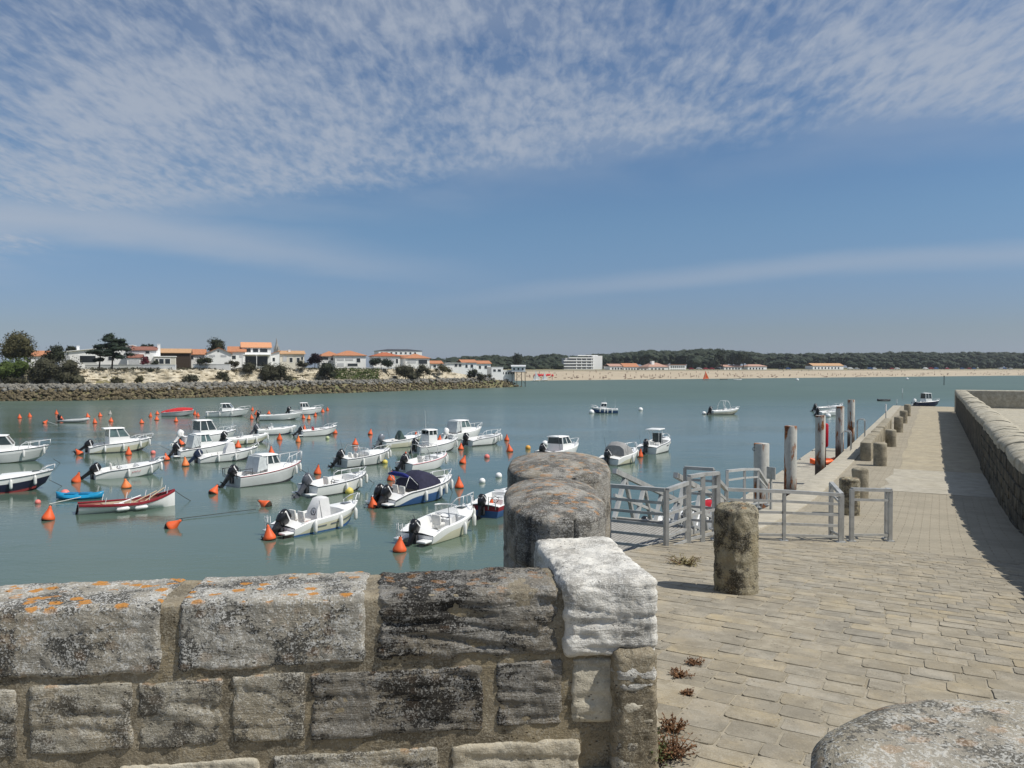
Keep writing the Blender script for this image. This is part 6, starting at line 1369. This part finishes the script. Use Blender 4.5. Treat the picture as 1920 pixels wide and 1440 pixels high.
# low buildings behind the beach
G2 = 'low buildings behind the far beach'
PKR = mat('rosy_roof', (.40, .24, .18), .85)
villa('white beach house with orange roof left of the restaurant row', bd(1150)+96, 1142, 1168, 687, 698, 'gable', 682, [(1146+k*6, 689, 1150+k*6, 693) for k in range(4)], 10, group=G2, tile=PKR)
villa('beach restaurant with bright orange roof and long terrace', bd(1185)+96, 1168, 1200, 688, 698, 'gable', 681, [(1171+k*6, 690, 1175+k*6, 695) for k in range(5)], 10, group=G2, tile=TILE)
villa('low white pavilion between the orange roof and the long white hall', bd(1205)+94, 1198, 1216, 690, 698, 'flat', 688, [(1201, 691, 1205, 695), (1208, 691, 1213, 695)], 8, group=G2)
villa('rosy-roofed hall with a small roof lantern', bd(1235)+98, 1213, 1256, 688, 698, 'hip', 680, [(1218+k*8, 690, 1223+k*8, 695) for k in range(4)], 14, group=G2, tile=PKR, chim=[(1228, 677, 6)])
villa('long white hall with a row of dark windows by the beach', bd(1270)+96, 1252, 1289, 684, 698, 'flat', 681, [(1255+k*4.6, 686, 1258.4+k*4.6, 690) for k in range(7)]+[(1255+k*4.6, 692, 1258.4+k*4.6, 696) for k in range(7)], 12, group=G2)
villa('white pale-roofed villa, left of the beach group near the pines', bd(1375)+96, 1354, 1396, 688, 697, 'gable', 684, [(1358+k*7, 689, 1362+k*7, 693) for k in range(5)], 10, group=G2, tile=PKR)
villa('white pale-roofed villa, right of the beach group near the pines', bd(1420)+96, 1398, 1442, 687, 697, 'hip', 683, [(1402+k*7, 689, 1406+k*7, 693) for k in range(5)], 10, group=G2, tile=PKR)
villa('long pink-roofed house alone before the right-hand pines', bd(1550)+96, 1516, 1590, 686, 697, 'gable', 681, [(1520+k*8, 688, 1524+k*8, 692) for k in range(8)], 10, group=G2, tile=TILET)
# parked cars and vans on the promenade
def car_mesh(k):
    b = MB(); b.rbox((0, 0, .75), (4.3, 1.75, .85), .25); b.loft([[(-1.5, y*.85, 1.1), (1.2, y*.85, 1.1), (.7, y*.75, 1.75), (-1.2, y*.75, 1.75)] for y in (-1, 1)], True, True)
    return b.mesh('car_body', [PLAS, SHUT, BLUE, DKRED, PLAS, ENG][k], 40)
CM = [car_mesh(k) for k in range(6)]; _w = MB()
for x in (-1.35, 1.35):
    for y in (-.8, .8): _w.tube([(x, y-.1, .33), (x, y+.1, .33)], .33, 10)
WHM = _w.mesh('wheels', BLK); rg = random.Random(31); px = 1296.
while px < 1935:
    if not (1350 < px < 1446 or 1515 < px < 1592) and rg.random() < .62:
        D = bd(px)+89+rg.uniform(0, 5); z = 6.35
        o = link('parked_car', CM[rg.randrange(6)], None, ((px-960)/FPX*D, D, z), rg.uniform(-.25, .25)); sc = rg.uniform(.95, 1.25); o.scale = (sc, 1, sc)
        tag(o, 'tiny car or van parked on the promenade behind the beach', 'car', 'cars parked behind the far beach'); link('wheels', WHM, o)
    px += rg.uniform(7, 15)
# people on the beach: far too small and many to tell apart
mb = MB(); rg = random.Random(17)
for _ in range(300):
    px = rg.uniform(985, 1960); d = bd(px)+min(80, abs(rg.gauss(0, 28))+2); k = d-bd(px); z = .25+k*.060; X = (px-960)/FPX*d; h = rg.uniform(1.5, 1.85)
    if rg.random() < .35: mb.rbox((X, d, z+.2), (1.7, .6, .35), .1, None, 1)
    else: mb.lathe([(.10, 0), (.17, h*.45), (.22, h*.62), (.20, h*.8), (.07, h*.86), (.12, h*.93), (.03, h)], (X, d, z), 6)
tag(mb.build('beach_crowd', mat('beach_figures', (.20, .13, .10), .9, 0, .8, .9)), kind='stuff')
# sails and small things off the beach
def sail(px, py, h, mt, label):
    p = at_z(px, py); e = empty('sailing_dinghy', p); tag(e, label, 'sailing boat', 'small sails off the beach')
    MB().tube([(0, 0, 0), (0, 0, h)], .06, 5).build('mast', SHUT, e)
    b = MB(); b.add([(.1, 0, .8), (.1, .03, h*.98), (h*.42, .25, .9), (.1, .05, .8), (.1, .08, h*.98), (h*.42, .30, .9)], [(0, 1, 2), (5, 4, 3), (0, 2, 5, 3), (1, 0, 3, 4), (2, 1, 4, 5)]); b.build('mainsail', mt, e)
    b = MB(); b.add([(-.1, 0, .6), (-.1, .03, h*.75), (-h*.22, .05, .6), (-.1, .05, .6), (-.1, .08, h*.75), (-h*.22, .1, .6)], [(0, 2, 1), (3, 4, 5), (0, 1, 4, 3), (1, 2, 5, 4)]); b.build('jib', mt, e)
    b = MB(); secs = []
    for t in (0, .2, .5, .8, 1.): w_ = .7*math.sin(math.pi*(.25+.72*t))**.7; secs.append([(2.1-4.2*t, -w_, .5), (2.1-4.2*t, 0, -.2), (2.1-4.2*t, w_, .5)])
    b.loft(secs, True, True); b.build('hull', GEL, e)
sail(1004, 715, 6.4, PLAS, 'larger white sailing dinghy off the stilt hut'); sail(1020, 714.5, 5.4, PLAS, 'smaller white sailing dinghy off the stilt hut')
sail(1322, 712.5, 6.2, ORNG, 'orange-sailed dinghy close to the middle of the beach')
for k, px in enumerate((1008, 1014, 1021, 1029, 1036)):
    d = bd(px)+30+6*(k % 2); kayak('beached_boat', 5., 1.6, 1.3, RED, RED, Vector(((px-960)/FPX*d, d, 2.1+.3*(k % 2))), R(20*k), ['leftmost','second','middle','fourth','rightmost'][k]+' of the small red boats pulled up on the sand', 'boat', 0, 'red boats on the sand')
p = at_z(1770, 722); e = empty('channel_marker', p); tag(e, 'dark upright channel marker post standing in the bay', 'post')
MB().tube([(0, 0, -2), (0, 0, 4.)], .16, 8).build('shaft', BOOTK, e); MB().box((0, 0, 4.1), (.5, .1, .4)).build('topmark', BOOTK, e)

# ================================================================== small plants by the wall
LF_DRY = leafmat('foliage_dry', (.12, .06, .03), (.22, .12, .06), 8.); LF_GRN = leafmat('foliage_weed', (.05, .065, .022), (.11, .13, .05), 8.); LF_STRAW = leafmat('foliage_straw', (.20, .17, .08), (.30, .26, .13), 8.)
def weed(px, py, w_, h, mt, n, label, seed, leaf=.012):
    rg = random.Random(seed); u = 5.
    for _ in range(25):
        p = at_z(px, py, 0.); r = ray(px, py); # march to the paving
        break
    t = 2.; 
    while t < 25:
        q = Vector((0, 0, CAMZ))+r*t; uu = q.x*ST+q.y*CT
        if q.z <= gz(uu)+.01: break
        t += .02
    e = empty('weed_plant', q); tag(e, label, 'plant', 'weeds in the paving'); lf = MB(); st_ = MB()
    for _ in range(n):
        a = rg.uniform(0, 6.28); rr = w_*rg.random()**.7; hh = h*rg.uniform(.3, 1.); tip = Vector((rr*math.cos(a), rr*math.sin(a), hh)); b0 = Vector((rr*.25*math.cos(a), rr*.25*math.sin(a), 0))
        st_.tube([b0, b0.lerp(tip, .5)+Vector((0, 0, .1*hh)), tip], [.0022, .0018, .001], 4)
        for k in range(5):
            c = b0.lerp(tip, rg.uniform(.4, 1.)); d = Vector((rg.gauss(0, 1), rg.gauss(0, 1), rg.gauss(0, .7))).normalized()*leaf*rg.uniform(.8, 2.2); s_ = d.cross(Vector((0, 0, 1))).normalized()*leaf*.5
            lf.add([c, c+d*.5+s_, c+d, c+d*.5-s_], [(0, 1, 2, 3)])
    lf.build('leaves', mt, e); st_.build('stems', LF_DRY, e)
weed(1228, 1432, .13, .14, LF_GRN, 70, 'green weed growing at the foot of the white corner stones', 1)
weed(1262, 1418, .14, .12, LF_DRY, 80, 'reddish dry weed at the base of the wall corner', 2)
weed(1262, 1372, .09, .08, LF_DRY, 50, 'smaller reddish dry weed just above the wall corner weed', 3)
weed(1301, 1245, .08, .04, LF_DRY, 40, 'brown tuft in the paving, farthest of three', 4); weed(1276, 1268, .10, .04, LF_DRY, 45, 'brown tuft in the paving, middle of three', 5); weed(1290, 1302, .06, .03, LF_DRY, 30, 'brown tuft in the paving, nearest of three', 6)
weed(1284, 1058, .28, .10, LF_STRAW, 90, 'dry straw-coloured grass tuft beside the gangway landing', 7, .02)

# ================================================================== sea air
mb = MB(); mb.box((200, 900, 19.), (3600, 1960, 42.))
hzm = bpy.data.materials.new('haze'); hzm.use_nodes = True; hzm.node_tree.nodes.clear(); t = NT(hzm.node_tree)
pvn = t.add('ShaderNodeVolumePrincipled', {'Color': (.86, .91, 1.), 'Density': .00009, 'Anisotropy': .2}); om = t.add('ShaderNodeOutputMaterial'); t.l.new(pvn.outputs[0], om.inputs['Volume'])
tag(mb.build('haze', hzm), kind='stuff')
